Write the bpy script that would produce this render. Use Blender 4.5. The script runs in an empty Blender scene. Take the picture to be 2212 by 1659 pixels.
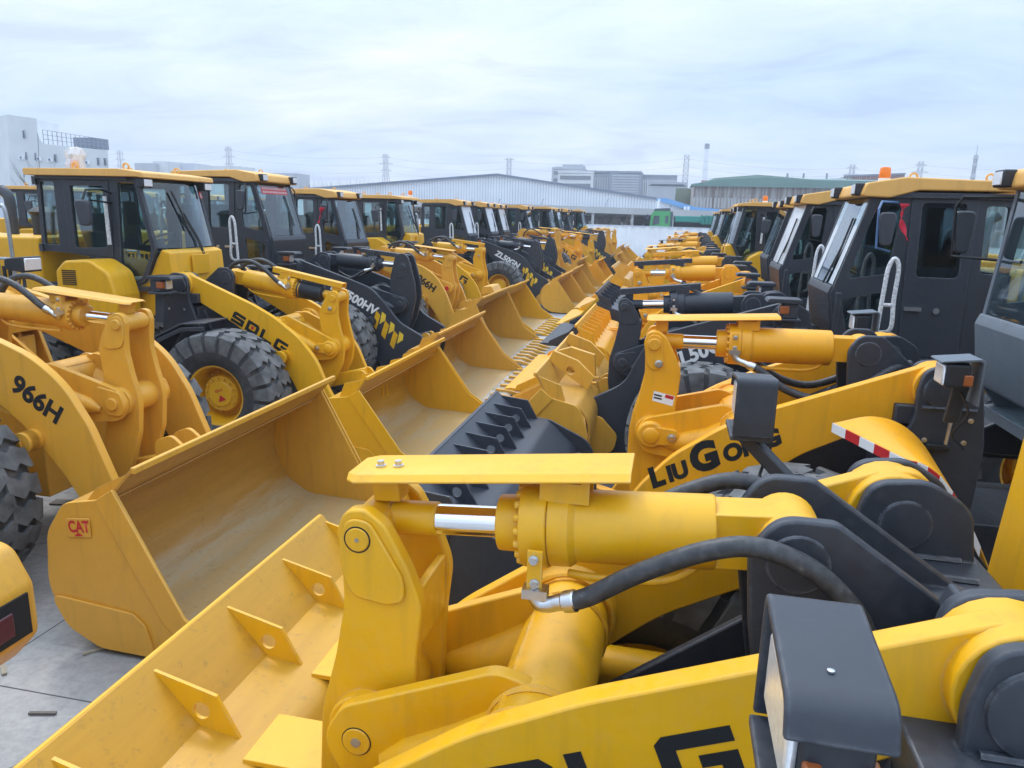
import bpy, math, random
from math import sin, cos, pi, radians, sqrt, atan2, hypot
from mathutils import Vector, Matrix
from mathutils.geometry import tessellate_polygon
random.seed(7)
S = bpy.context.scene
COL = S.collection

# ------------------------------------------------------------------ camera model (metres; +Y runs down the aisle)
CAMH = 3.0; FPX = 740.0; YAW = radians(11.8); PITCH = radians(12.85); ROLL = radians(1.5)
FW = Vector((-sin(YAW)*cos(PITCH), cos(YAW)*cos(PITCH), -sin(PITCH)))
RT = Vector((cos(YAW), sin(YAW), 0)); UP = RT.cross(FW)
def ray(x, y):                       # x, y on the 2212 px wide photograph
    u = x/2212*1024-512; v = y/1659*768-384
    u0 = u*cos(ROLL)+v*sin(ROLL); v0 = -u*sin(ROLL)+v*cos(ROLL)
    return FW+RT*(u0/FPX)-UP*(v0/FPX)
def at(x, y, Y):                     # where a sight line meets the upright plane at depth Y
    d = ray(x, y); t = Y/d.y
    return Vector((d.x*t, Y, CAMH+d.z*t))

# ------------------------------------------------------------------ materials
def new_mat(name):
    m = bpy.data.materials.new(name); m.use_nodes = True
    nt = m.node_tree
    return m, nt, nt.nodes['Principled BSDF']
def nd(nt, typ, **kw):
    n = nt.nodes.new(typ)
    for k, v in kw.items():
        if k in n.inputs: n.inputs[k].default_value = v
        else: setattr(n, k, v)
    return n
def lk(nt, a, b): nt.links.new(a, b)
def ramp(nt, fac, stops):
    r = nt.nodes.new('ShaderNodeValToRGB'); e = r.color_ramp.elements
    while len(e) > 1: e.remove(e[-1])
    e[0].position, e[0].color = stops[0][0], (*stops[0][1], 1)
    for p, c in stops[1:]:
        q = e.new(p); q.color = (*c, 1)
    lk(nt, fac, r.inputs[0]); return r.outputs[0]
def mixc(nt, fac, a, b, mode='MIX'):
    m = nt.nodes.new('ShaderNodeMix'); m.data_type = 'RGBA'; m.blend_type = mode
    for s, v in ((m.inputs[0], fac), (m.inputs[6], a), (m.inputs[7], b)):
        if hasattr(v, 'is_linked'): lk(nt, v, s)
        elif isinstance(v, (int, float)): s.default_value = v
        else: s.default_value = (*v, 1)
    return m.outputs[2]
def paint(name, col, dust=(.42, .34, .22), dustamt=.25, rough=.38, var=.12, scale=3.0, spec=.5, edge=None):
    m, nt, b = new_mat(name)
    tc = nd(nt, 'ShaderNodeTexCoord')
    n1 = nd(nt, 'ShaderNodeTexNoise', Scale=scale, Detail=6.0, Roughness=.6); lk(nt, tc.outputs['Object'], n1.inputs['Vector'])
    n2 = nd(nt, 'ShaderNodeTexNoise', Scale=scale*9, Detail=8.0, Roughness=.7); lk(nt, tc.outputs['Object'], n2.inputs['Vector'])
    dk = tuple(c*(1-var) for c in col); lt = tuple(min(1, c*(1+var*.6)) for c in col)
    base = ramp(nt, n1.outputs[0], [(.3, dk), (.7, lt)])
    f = ramp(nt, n2.outputs[0], [(.45, (0, 0, 0)), (.8, (1, 1, 1))])
    mm = nd(nt, 'ShaderNodeMath', operation='MULTIPLY'); lk(nt, f, mm.inputs[0]); mm.inputs[1].default_value = dustamt
    c = mixc(nt, mm.outputs[0], base, dust)
    # scratches and chips: sparse stretched noise
    mp = nd(nt, 'ShaderNodeMapping'); mp.inputs['Scale'].default_value = (2, 2, 14); lk(nt, tc.outputs['Object'], mp.inputs[0])
    n3 = nd(nt, 'ShaderNodeTexNoise', Scale=4.0, Detail=10.0, Roughness=.8); lk(nt, mp.outputs[0], n3.inputs['Vector'])
    f3 = ramp(nt, n3.outputs[0], [(.66, (0, 0, 0)), (.73, (.55, .55, .55))])
    c = mixc(nt, f3, c, tuple(x*.45 for x in col))
    mp2 = nd(nt, 'ShaderNodeMapping'); mp2.inputs['Scale'].default_value = (9, 9, .8); lk(nt, tc.outputs['Object'], mp2.inputs[0])
    n4 = nd(nt, 'ShaderNodeTexNoise', Scale=1.3, Detail=7.0, Roughness=.65); lk(nt, mp2.outputs[0], n4.inputs['Vector'])
    c = mixc(nt, ramp(nt, n4.outputs[0], [(.52, (0, 0, 0)), (.70, (.42, .42, .42))]), c, tuple(x*.62+.02 for x in col))
    n5 = nd(nt, 'ShaderNodeTexNoise', Scale=70.0, Detail=3.0, Roughness=.6); lk(nt, tc.outputs['Object'], n5.inputs['Vector'])
    c = mixc(nt, ramp(nt, n5.outputs[0], [(.70, (0, 0, 0)), (.78, (.5, .5, .5))]), c, tuple(x*.5+.03 for x in dust))
    if edge:
        bv = nd(nt, 'ShaderNodeBevel'); bv.samples = 3; bv.inputs['Radius'].default_value = .014
        ge = nd(nt, 'ShaderNodeNewGeometry'); dt = nd(nt, 'ShaderNodeVectorMath', operation='DOT_PRODUCT'); lk(nt, bv.outputs[0], dt.inputs[0]); lk(nt, ge.outputs['Normal'], dt.inputs[1])
        em = nd(nt, 'ShaderNodeMath', operation='MULTIPLY_ADD'); lk(nt, dt.outputs['Value'], em.inputs[0]); em.inputs[1].default_value = -1.0; em.inputs[2].default_value = 1.0
        en = nd(nt, 'ShaderNodeMath', operation='MULTIPLY'); lk(nt, em.outputs[0], en.inputs[0]); lk(nt, ramp(nt, n2.outputs[0], [(.40, (0, 0, 0)), (.62, (2.2, 2.2, 2.2))]), en.inputs[1]); en.use_clamp = True
        c = mixc(nt, en.outputs[0], c, edge)
    lk(nt, c, b.inputs['Base Color'])
    r = ramp(nt, n2.outputs[0], [(.3, (rough*.8,)*3), (.75, (min(1, rough*1.5),)*3)]); lk(nt, r, b.inputs['Roughness'])
    b.inputs['Specular IOR Level'].default_value = spec
    bp = nd(nt, 'ShaderNodeBump', Strength=.06, Distance=.004); lk(nt, n2.outputs[0], bp.inputs['Height']); lk(nt, bp.outputs[0], b.inputs['Normal'])
    return m
def plain(name, col, rough=.5, metal=0.0, var=.1, scale=12.0, emit=None):
    m, nt, b = new_mat(name)
    tc = nd(nt, 'ShaderNodeTexCoord')
    n1 = nd(nt, 'ShaderNodeTexNoise', Scale=scale, Detail=5.0); lk(nt, tc.outputs['Object'], n1.inputs['Vector'])
    lk(nt, ramp(nt, n1.outputs[0], [(.3, tuple(c*(1-var) for c in col)), (.7, tuple(min(1, c*(1+var)) for c in col))]), b.inputs['Base Color'])
    b.inputs['Roughness'].default_value = rough; b.inputs['Metallic'].default_value = metal
    return m
def glassmat(name, tint=(.72, .84, .84), refl=.10):
    m = bpy.data.materials.new(name); m.use_nodes = True; nt = m.node_tree; nt.nodes.clear()
    o = nd(nt, 'ShaderNodeOutputMaterial'); mx = nd(nt, 'ShaderNodeMixShader'); tr = nd(nt, 'ShaderNodeBsdfTransparent'); gl = nd(nt, 'ShaderNodeBsdfGlossy', Roughness=.03)
    lw = nd(nt, 'ShaderNodeLayerWeight', Blend=.5); pw = nd(nt, 'ShaderNodeMath', operation='POWER'); pw.inputs[1].default_value = 4.0; lk(nt, lw.outputs['Facing'], pw.inputs[0]); ad = nd(nt, 'ShaderNodeMath', operation='ADD'); ad.inputs[1].default_value = refl; ad.use_clamp = True
    tc = nd(nt, 'ShaderNodeTexCoord'); n1 = nd(nt, 'ShaderNodeTexNoise', Scale=2.5, Detail=6.0); lk(nt, tc.outputs['Object'], n1.inputs['Vector'])
    lk(nt, ramp(nt, n1.outputs[0], [(.3, tuple(c*.9 for c in tint)), (.7, tint)]), tr.inputs[0])
    gl.inputs[0].default_value = (.9, .95, 1, 1)
    lk(nt, pw.outputs[0], ad.inputs[0]); lk(nt, ad.outputs[0], mx.inputs[0]); lk(nt, tr.outputs[0], mx.inputs[1]); lk(nt, gl.outputs[0], mx.inputs[2]); lk(nt, mx.outputs[0], o.inputs[0])
    return m
M = {}
M['yA'] = paint('paint_mustard_yellow', (.76, .395, .004), dustamt=.10, var=.06, edge=(.62, .42, .16))
M['yC'] = paint('paint_tan_yellow', (.72, .372, .036), dustamt=.12, var=.07, edge=(.62, .45, .22))
M['yL'] = paint('paint_orange_yellow', (.86, .39, .006), dustamt=.10, var=.06, edge=(.66, .42, .16))
M['roof'] = paint('paint_roof_yellow', (.76, .42, .11), rough=.5, dustamt=.12, var=.08)
M['bk'] = paint('paint_charcoal', (.030, .036, .049), dust=(.13, .14, .16), dustamt=.16, rough=.42, edge=(.22, .23, .25))
M['gr'] = paint('paint_slate_grey', (.125, .155, .19), dust=(.3, .3, .3), dustamt=.08, rough=.45)
M['blkplastic'] = plain('black_plastic', (.022, .027, .036), rough=.45)
M['seat'] = plain('seat_cover', (.08, .09, .10), rough=.7)
M['chrome'] = plain('chromed_steel', (.86, .87, .9), rough=.13, metal=1.0, var=.03)
M['zinc'] = plain('zinc_steel', (.62, .63, .65), rough=.32, metal=1.0)
M['steel'] = plain('worn_steel', (.40, .37, .33), rough=.45, metal=.6, var=.3, scale=6)
M['white'] = plain('white_paint', (.8, .8, .8), rough=.5, var=.04)
M['red'] = plain('red_paint', (.55, .02, .025), rough=.45)
M['ink'] = plain('black_ink', (.012, .014, .016), rough=.5)
M['ytape'] = plain('yellow_sticker', (.75, .42, .01), rough=.4)
M['ytape2'] = plain('pale_yellow_sticker', (.85, .60, .05), rough=.4)
M['lens'] = plain('lamp_glass', (.78, .80, .82), rough=.22, metal=.35, var=.10, scale=60)
M['amber'] = plain('amber_lens', (.80, .20, .01), rough=.25)
M['amberdk'] = plain('dull_amber_lens', (.35, .10, .03), rough=.3)
M['mirror'] = plain('mirror_back', (.045, .052, .065), rough=.5)
M['wrap'] = plain('bubble_wrap', (.62, .64, .66), rough=.35, var=.35, scale=45)
M['gal'] = plain('galvanised_rail', (.42, .44, .47), rough=.4, metal=.7)
M['cloth'] = plain('red_cloth', (.62, .03, .06), rough=.8)
M['bluetape'] = plain('blue_wrap', (.10, .19, .36), rough=.4)
M['bag'] = plain('clear_plastic_bag', (.8, .8, .82), rough=.3)
M['glass'] = glassmat('cab_glass')
M['glassd'] = glassmat('tinted_cab_glass', (.33, .38, .42), .07)
M['film'] = plain('pale_windscreen', (.62, .66, .70), rough=.18, var=.1, scale=3)  # opaque pale tone for whole windscreens and their side strips
M['lampdk'] = plain('dark_red_lens', (.10, .03, .04), rough=.2)
M['hole'] = plain('dark_recess', (.01, .011, .013), rough=.8)
# rubber with dust
def rubber():
    m, nt, b = new_mat('tyre_rubber')
    tc = nd(nt, 'ShaderNodeTexCoord')
    n1 = nd(nt, 'ShaderNodeTexNoise', Scale=3.0, Detail=8.0, Roughness=.7); lk(nt, tc.outputs['Object'], n1.inputs['Vector'])
    c = ramp(nt, n1.outputs[0], [(.35, (.022, .024, .028)), (.55, (.05, .052, .056)), (.72, (.15, .14, .125))])
    lk(nt, c, b.inputs['Base Color']); b.inputs['Roughness'].default_value = .7
    n2 = nd(nt, 'ShaderNodeTexNoise', Scale=60.0, Detail=4.0); lk(nt, tc.outputs['Object'], n2.inputs['Vector'])
    bp = nd(nt, 'ShaderNodeBump', Strength=.15, Distance=.01); lk(nt, n2.outputs[0], bp.inputs['Height']); lk(nt, bp.outputs[0], b.inputs['Normal'])
    return m
M['rub'] = rubber()
M['tread'] = plain('dusty_tread', (.115, .12, .125), rough=.85, var=.45, scale=7)
def hosemat():
    m, nt, b = new_mat('hose_rubber')
    b.inputs['Base Color'].default_value = (.035, .038, .042, 1); b.inputs['Roughness'].default_value = .5
    tc = nd(nt, 'ShaderNodeTexCoord'); w = nd(nt, 'ShaderNodeTexNoise', Scale=40.0, Detail=6.0); lk(nt, tc.outputs['Object'], w.inputs['Vector'])
    lk(nt, ramp(nt, w.outputs[0], [(.4, (.028, .03, .034)), (.65, (.055, .058, .063)), (.75, (.12, .12, .12))]), b.inputs['Base Color'])
    bp = nd(nt, 'ShaderNodeBump', Strength=.2, Distance=.006); lk(nt, w.outputs[0], bp.inputs['Height']); lk(nt, bp.outputs[0], b.inputs['Normal'])
    return m
M['hose'] = hosemat()
# bucket inside: paint worn to steel and dust in a band along the floor
def scoop(name, col):
    m, nt, b = new_mat(name)
    tc = nd(nt, 'ShaderNodeTexCoord'); sep = nd(nt, 'ShaderNodeSeparateXYZ'); lk(nt, tc.outputs['Object'], sep.inputs[0])
    mp = nd(nt, 'ShaderNodeMapping'); mp.inputs['Scale'].default_value = (6, .7, 6); lk(nt, tc.outputs['Object'], mp.inputs[0])
    n1 = nd(nt, 'ShaderNodeTexNoise', Scale=1.6, Detail=8.0, Roughness=.65); lk(nt, mp.outputs[0], n1.inputs['Vector'])
    ad = nd(nt, 'ShaderNodeMath', operation='MULTIPLY_ADD'); lk(nt, sep.outputs[2], ad.inputs[0]); ad.inputs[1].default_value = -1.6; lk(nt, n1.outputs[0], ad.inputs[2])
    f = ramp(nt, ad.outputs[0], [(-.0, (0, 0, 0)), (.20, (.55, .55, .55)), (.30, (.85, .85, .85)), (.42, (.55, .55, .55))])
    base = ramp(nt, n1.outputs[0], [(.3, tuple(c*.8 for c in col)), (.7, col)])
    n9 = nd(nt, 'ShaderNodeTexNoise', Scale=22.0, Detail=9.0, Roughness=.75); lk(nt, tc.outputs['Object'], n9.inputs['Vector'])
    cc_ = mixc(nt, f, base, (.46, .37, .22)); cc_ = mixc(nt, ramp(nt, n9.outputs[0], [(.56, (0, 0, 0)), (.70, (.45, .45, .45))]), cc_, (.13, .085, .045))
    lk(nt, cc_, b.inputs['Base Color']); b.inputs['Roughness'].default_value = .42
    return m
M['scA'] = scoop('bucket_paint_worn_shaded', (.58, .30, .02)); M['scC'] = scoop('bucket_paint_tan_worn_shaded', (.56, .29, .045))  # base darker than the outside paint: shade inside the bucket put into the colour
M['scL'] = scoop('bucket_paint_orange_worn_shaded', (.72, .35, .02)); M['scB'] = scoop('bucket_paint_charcoal_worn', (.03, .036, .05))  # orange base darkened for shade likewise; charcoal keeps the outside tone

# ------------------------------------------------------------------ mesh helper
def fil(pts, seg=6):
    """polygon of (x, z[, radius]) with its corners rounded"""
    out = []; n = len(pts)
    for i, p in enumerate(pts):
        r = p[2] if len(p) > 2 else 0
        P = Vector(p[:2]); A = Vector(pts[i-1][:2]); B = Vector(pts[(i+1) % n][:2])
        a, b = A-P, B-P; la, lb = a.length, b.length
        if r <= 0 or la < 1e-6 or lb < 1e-6: out.append(tuple(P)); continue
        a /= la; b /= lb; ang = a.angle(b, 0)
        if ang < .05 or ang > pi-.03: out.append(tuple(P)); continue
        d = min(r/math.tan(ang/2), la*.48, lb*.48)
        p0, p1 = P+a*d, P+b*d
        for k in range(seg+1):
            t = k/seg; q = p0*(1-t)**2+P*2*t*(1-t)+p1*t*t; out.append(tuple(q))
    return out
def circ(cx, cz, r, n=20): return [(cx+r*cos(2*pi*k/n), cz+r*sin(2*pi*k/n)) for k in range(n)]
def rect(x0, z0, x1, z1, r=0): return fil([(x0, z0, r), (x1, z0, r), (x1, z1, r), (x0, z1, r)], 4) if r else [(x0, z0), (x1, z0), (x1, z1), (x0, z1)]
def spline(pts, n=8):
    P = [Vector(p) for p in pts]; P = [P[0]*2-P[1]]+P+[P[-1]*2-P[-2]]; out = []
    for i in range(1, len(P)-2):
        a, b, c, d = P[i-1:i+3]
        for k in range(n):
            t = k/n
            out.append(.5*((2*b)+(c-a)*t+(2*a-5*b+4*c-d)*t*t+(-a+3*b-3*c+d)*t**3))
    out.append(P[-2]); return out
class MB:
    def __init__(s): s.v = []; s.f = []; s.mi = []; s.cur = 0
    def add(s, vs, fs):
        o = len(s.v); s.v += [tuple(p) for p in vs]
        for f in fs: s.f.append([i+o for i in f]); s.mi.append(s.cur)
        return s
    def box(s, c, d, rot=None):
        x, y, z = (q/2 for q in d); c = Vector(c)
        vs = [Vector((a*x, b*y, e*z)) for a in (-1, 1) for b in (-1, 1) for e in (-1, 1)]
        if rot is not None: vs = [rot @ v for v in vs]
        return s.add([c+v for v in vs], [(0, 1, 3, 2), (4, 6, 7, 5), (0, 4, 5, 1), (2, 3, 7, 6), (0, 2, 6, 4), (1, 5, 7, 3)])
    def bar(s, p0, p1, w, h=None):
        p0, p1 = Vector(p0), Vector(p1); h = h or w; d = (p1-p0); L = d.length; d.normalize()
        u = d.cross(Vector((0, 0, 1)));
        if u.length < 1e-3: u = Vector((1, 0, 0))
        u.normalize(); w2 = d.cross(u)
        return s.box((p0+p1)/2, (L, w, h), Matrix((d, u, w2)).transposed())
    def prism(s, poly, y0, y1, holes=(), mp=None):
        mp = mp or (lambda a, y, b: (a, y, b))
        loops = [list(poly)]+[list(h) for h in holes]
        flat = [p for l in loops for p in l]; n = len(flat)
        vs = [mp(a, y0, b) for a, b in flat]+[mp(a, y1, b) for a, b in flat]
        fs = []
        if holes:
            for t in tessellate_polygon([[Vector((a, b, 0)) for a, b in l] for l in loops]):
                fs.append(tuple(t)); fs.append(tuple(i+n for i in reversed(t)))
        else:
            fs.append(tuple(range(n))); fs.append(tuple(reversed(range(n, 2*n))))
        o = 0
        for l in loops:
            m = len(l)
            for i in range(m): j = (i+1) % m; fs.append((o+i, o+i+n, o+j+n, o+j))
            o += m
        return s.add(vs, fs)
    def cyl(s, p0, p1, r0, r1=None, n=18, caps=True):
        r1 = r0 if r1 is None else r1
        return s.lathe([(r0, 0), (r1, (Vector(p1)-Vector(p0)).length)], p0, Vector(p1)-Vector(p0), n, caps)
    def lathe(s, prof, p0, d, n=24, caps=True):
        p0 = Vector(p0); d = Vector(d).normalized()
        u = d.cross(Vector((0, 1, 0)) if abs(d.y) < .9 else Vector((1, 0, 0))).normalized(); w = d.cross(u)
        vs = []; fs = []
        for r, t in prof:
            for k in range(n): a = 2*pi*k/n; vs.append(p0+d*t+(u*cos(a)+w*sin(a))*r)
        for i in range(len(prof)-1):
            for k in range(n): k2 = (k+1) % n; fs.append((i*n+k, i*n+k2, (i+1)*n+k2, (i+1)*n+k))
        if caps: fs.append(tuple(reversed(range(n)))); fs.append(tuple((len(prof)-1)*n+k for k in range(n)))
        return s.add(vs, fs)
    def tube(s, path, r, n=10, rr=None, caps=True):
        P = [Vector(p) for p in path]; vs = []; fs = []; N = None
        for i, p in enumerate(P):
            t = (P[min(i+1, len(P)-1)]-P[max(i-1, 0)]).normalized()
            if N is None:
                N = t.cross(Vector((0, 0, 1)))
                if N.length < .05: N = t.cross(Vector((0, 1, 0)))
            N = (N-t*N.dot(t)).normalized(); B = t.cross(N); q = rr[i] if rr else r
            for k in range(n): a = 2*pi*k/n; vs.append(p+(N*cos(a)+B*sin(a))*q)
        for i in range(len(P)-1):
            for k in range(n): k2 = (k+1) % n; fs.append((i*n+k, i*n+k2, (i+1)*n+k2, (i+1)*n+k))
        if caps: fs.append(tuple(reversed(range(n)))); fs.append(tuple((len(P)-1)*n+k for k in range(n)))
        return s.add(vs, fs)
    def ribbon(s, prof, th, y0, y1):
        """thin bent plate: polyline prof (x,z) thickened to its left by th and run from y0 to y1"""
        P = [Vector(p) for p in prof]; off = []
        for i, p in enumerate(P):
            t = (P[min(i+1, len(P)-1)]-P[max(i-1, 0)]).normalized(); off.append(p+Vector((-t.y, t.x))*th)
        n = len(P); vs = []
        for y in (y0, y1):
            vs += [(p.x, y, p.y) for p in P]; vs += [(p.x, y, p.y) for p in off]
        fs = []; q = 2*n
        for i in range(n-1):
            fs += [(i, i+1, q+i+1, q+i), (n+i, q+n+i, q+n+i+1, n+i+1), (i, n+i, n+i+1, i+1), (q+i, q+i+1, q+n+i+1, q+n+i)]
        fs += [(0, q, q+n, n), (n-1, 2*n-1, q+2*n-1, q+n-1)]
        return s.add(vs, fs)
    def mesh(s, name, mats, sharp=35):
        import bmesh
        me = bpy.data.meshes.new(name); me.from_pydata(s.v, [], s.f)
        for m in (mats if isinstance(mats, (list, tuple)) else [mats]): me.materials.append(m)
        me.polygons.foreach_set('material_index', s.mi)
        bm = bmesh.new(); bm.from_mesh(me); bmesh.ops.recalc_face_normals(bm, faces=bm.faces); bm.to_mesh(me); bm.free()
        me.polygons.foreach_set('use_smooth', [True]*len(me.polygons))
        me.set_sharp_from_angle(angle=radians(sharp)); me.update()
        return me
    def build(s, name, mats, parent=None, bevel=0.0, sharp=35, segs=2):
        return link(name, s.mesh(name, mats, sharp), parent, bevel, segs)
BEV = [True]
def link(name, me, parent=None, bevel=0.0, segs=2):
    o = bpy.data.objects.new(name, me); COL.objects.link(o)
    if parent is not None: o.parent = parent
    if bevel and BEV[0]:
        b = o.modifiers.new('bevel', 'BEVEL'); b.width = bevel; b.segments = segs; b.limit_method = 'ANGLE'; b.angle_limit = radians(40); b.harden_normals = False
    return o
def tag(o, label=None, cat=None, group=None, kind=None):
    for k, v in (('label', label), ('category', cat), ('group', group), ('kind', kind)):
        if v: o[k] = v
    return o
def thing(name, loc, rz=0.0, label=None, cat=None, group=None):
    o = bpy.data.objects.new(name, None); o.empty_display_size = .3; COL.objects.link(o); o.location = loc; o.rotation_euler = (0, 0, rz)
    return tag(o, label, cat, group)

# ------------------------------------------------------------------ lettering
TXC = {}
def font_shape(txt, bold=.02, shear=0.0):
    key = (txt, bold, shear)
    if key not in TXC:
        cu = bpy.data.curves.new('lettering', 'FONT'); cu.body = txt; cu.size = 1; cu.offset = bold; cu.shear = shear; cu.fill_mode = 'FRONT'; cu.resolution_u = 4
        ob = bpy.data.objects.new('lettering', cu); COL.objects.link(ob); bpy.context.view_layer.update()
        me = bpy.data.meshes.new_from_object(ob.evaluated_get(bpy.context.evaluated_depsgraph_get()))
        vs = [tuple(v.co) for v in me.vertices]; fs = [tuple(p.vertices) for p in me.polygons]
        bpy.data.objects.remove(ob); bpy.data.curves.remove(cu); bpy.data.meshes.remove(me)
        w = max(v[0] for v in vs); TXC[key] = (vs, fs, w)
    return TXC[key]
BLK = {'S': ([[(0, 0), (1, 0), (1, .51), (.25, .51), (.25, .58), (1, .58), (1, .8), (.12, .8), (0, .7), (0, .29), (.75, .29), (.75, .22), (0, .22)]], []),
       'D': ([[(0, 0), (.85, 0), (1, .15), (1, .65), (.85, .8), (0, .8)]], [[(.25, .22), (.25, .58), (.72, .58), (.75, .54), (.75, .26), (.72, .22)]]),
       'L': ([[(0, 0), (1, 0), (1, .22), (.25, .22), (.25, .8), (0, .8)]], []),
       'G': ([[(.12, 0), (1, 0), (1, .46), (.5, .46), (.5, .28), (.75, .28), (.75, .22), (.25, .22), (.25, .58), (1, .58), (1, .8), (.12, .8), (0, .7), (0, .1)]], [])}
def lettering(parent, pieces, p0, ang, y, sx, mat, name='lettering', third=None):
    """pieces: [(vs2d, faces, scale, dx)] laid on the plane local y, starting at p0=(x,z), running along ang"""
    mb = MB()
    for vs, fs, sc, dx in pieces:
        out = []
        for v in vs:
            a, b = dx+v[0]*sc, v[1]*sc
            out.append((p0[0]+sx*(a*cos(ang)-b*sin(ang)), y, p0[1]+a*sin(ang)+b*cos(ang)))
        mb.add(out, fs)
    return mb.build(name, mat, parent, sharp=180)
def font_pieces(txt, h, bold=.02, shear=0.0, dx=0.0, sq=1.0):
    vs, fs, w = font_shape(txt, bold, shear)
    if sq != 1: vs = [(v[0]*sq, v[1], 0) for v in vs]; w *= sq
    return [(vs, fs, h/.70, dx)], w*h/.70
def block_pieces(txt, h, gap=.2):
    out = []; dx = 0
    for ch in txt:
        o, hl = BLK[ch]; loops = [o[0]]+hl
        vs = [p for l in loops for p in l]
        fs = [tuple(t) for t in tessellate_polygon([[Vector((a, b, 0)) for a, b in l] for l in loops])]
        out.append((vs, fs, h/.8, dx)); dx += (1+gap)*h/.8
    return out, dx

# ------------------------------------------------------------------ wheels
R, TW = .78, .56
def tyre_mesh():
    mb = MB()
    w = TW/2
    prof = [(.36, -w*.72), (.40, -w*.86), (.52, -w*.99), (.64, -w*.97), (R-.055, -w*.86), (R-.035, -w*.5), (R-.03, 0), (R-.035, w*.5), (R-.055, w*.86), (.64, w*.97), (.52, w*.99), (.40, w*.86), (.36, w*.72)]
    mb.lathe(prof, (0, 0, 0), (0, 1, 0), 48, caps=False)
    N = 22; mb.cur = 1
    for sgn in (-1, 1):
        for k in range(N):
            a0 = 2*pi*(k+(.5 if sgn > 0 else 0))/N
            st = [(-.06, R+.0, .0), (.35, R, .10), (.55, R-.002, .04), (.80, R-.008, .10), (1.0, R-.03, .10), (1.04, R-.12, .10), (.985, R-.19, .10)]
            vs = []
            for (s_, r_, da) in st:
                y = sgn*s_*w; dep = .06
                hw = (.095 if s_ < .6 else .105)
                for aa in (-hw, hw):
                    an = a0+da+aa
                    vs.append((r_*cos(an), y, r_*sin(an)))
                    rb = r_-dep if s_ < 1.0 else r_-.02
                    yb = y if s_ < 1.0 else y-sgn*.05
                    vs.append((rb*cos(an), yb, rb*sin(an)))
            fs = []
            for i in range(len(st)-1):
                o = i*4; q = o+4
                fs += [(o, o+2, q+2, q), (o, q, q+1, o+1), (o+2, o+3, q+3, q+2)]
            fs += [(0, 1, 3, 2), (len(st)*4-4, len(st)*4-2, len(st)*4-1, len(st)*4-3)]
            mb.add(vs, fs)
    return mb.mesh('tyre', [M['rub'], M['tread']], 30)
def rim_mesh(mat):
    mb = MB(); w = TW/2
    prof = [(.02, .12), (.15, .12), (.17, .10), (.22, .09), (.235, .05), (.235, -.02), (.30, -.04), (.335, .06), (.35, w*.72), (.40, w*.82), (.415, w*.82), (.415, w*.76), (.37, w*.68), (.36, -w*.7), (.40, -w*.8), (.3, -w*.6), (.02, -w*.5)]
    mb.lathe(prof, (0, 0, 0), (0, 1, 0), 40)
    for k in range(14):
        a = 2*pi*k/14; mb.cyl((.19*cos(a), .09, .19*sin(a)), (.19*cos(a), .125, .19*sin(a)), .012, n=6)
    for k in range(20):
        a = 2*pi*k/20; mb.cyl((.27*cos(a), -.03, .27*sin(a)), (.27*cos(a), .0, .27*sin(a)), .013, n=6)
    return mb.mesh('wheel', mat, 30)
TYRE = tyre_mesh(); RIMS = {k: rim_mesh(M[k]) for k in ('yA', 'yC', 'yL', 'bk')}
def wheel(root, x, side, rimk, z=R-.01):
    o = link('wheel', RIMS[rimk], root); o.location = (x, side*1.10, z); o.rotation_euler = (0, random.uniform(0, 6), 0 if side > 0 else pi)
    if side < 0: o.rotation_euler = (0, random.uniform(0, 6), pi)
    t = link('tyre', TYRE, o)
    return o

# ------------------------------------------------------------------ wheel loader, built in its own frame: x forward from the front axle, y left, z up
BOOM = {
 'A': [(-.97, 2.03, .12), (-.90, 2.19, .14), (-.74, 2.17, .1), (.14, 1.82, 1.2), (.44, 1.67, 1.0), (.76, 1.44, .8), (1.0, 1.16, .8), (1.16, .78, 1.0), (1.40, .42, .1), (1.33, .20, .1), (1.12, .24, .12), (.80, .60, .8), (.63, .95, .8), (.25, 1.27, .6), (-.06, 1.53, .8), (-.66, 1.85, .3), (-.9, 1.88, .12)],
 'C': [(-.97, 2.05, .12), (-.90, 2.22, .14), (-.74, 2.22, .1), (.30, 1.96, 1.2), (.62, 1.84, 1.0), (.88, 1.64, .8), (1.08, 1.32, .8), (1.26, .87, 1.0), (1.44, .42, .1), (1.36, .20, .1), (1.14, .28, .12), (.93, .72, .8), (.79, .93, .6), (.48, 1.28, .6), (.1, 1.58, .8), (-.66, 1.87, .3), (-.9, 1.88, .12)],
 'B': [(-.97, 2.05, .12), (-.90, 2.20, .14), (-.70, 2.16, .1), (.17, 1.88, 1.0), (.58, 1.74, .6), (.85, 1.46, .6), (1.06, 1.19, .6), (1.46, .98, .05), (1.53, .86, .05), (1.40, .20, .1), (1.05, .22, .2), (.56, .55, .6), (.20, 1.10, .8), (-.30, 1.55, .8), (-.66, 1.84, .3), (-.9, 1.88, .12)],
}
ROCK = [(1.045, 1.90, .07), (1.02, 1.975, .06), (.95, 1.985, .05), (.885, 1.94, .1), (.81, 1.80, .3), (.765, 1.68, .2), (.785, 1.50, .4), (.79, 1.30, .4), (.79, 1.10, .5), (.74, .88, .3), (.63, .70, .08), (.76, .58, .1), (1.0, .74, .4), (1.10, 1.02, .4), (1.115, 1.26, .3), (1.06, 1.47, .5), (1.025, 1.66, .4), (1.03, 1.80, .3)]
ROCKB = [(1.06, 2.05, .12), (.97, 2.12, .12), (.83, 2.08, .12), (.74, 1.72, .4), (.72, 1.45, .3), (.74, 1.20, .4), (.75, 1.0, .3), (.70, .80, .1), (.90, .72, .2), (1.12, 1.05, .4), (1.20, 1.35, .3), (1.18, 1.62, .4)]

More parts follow.
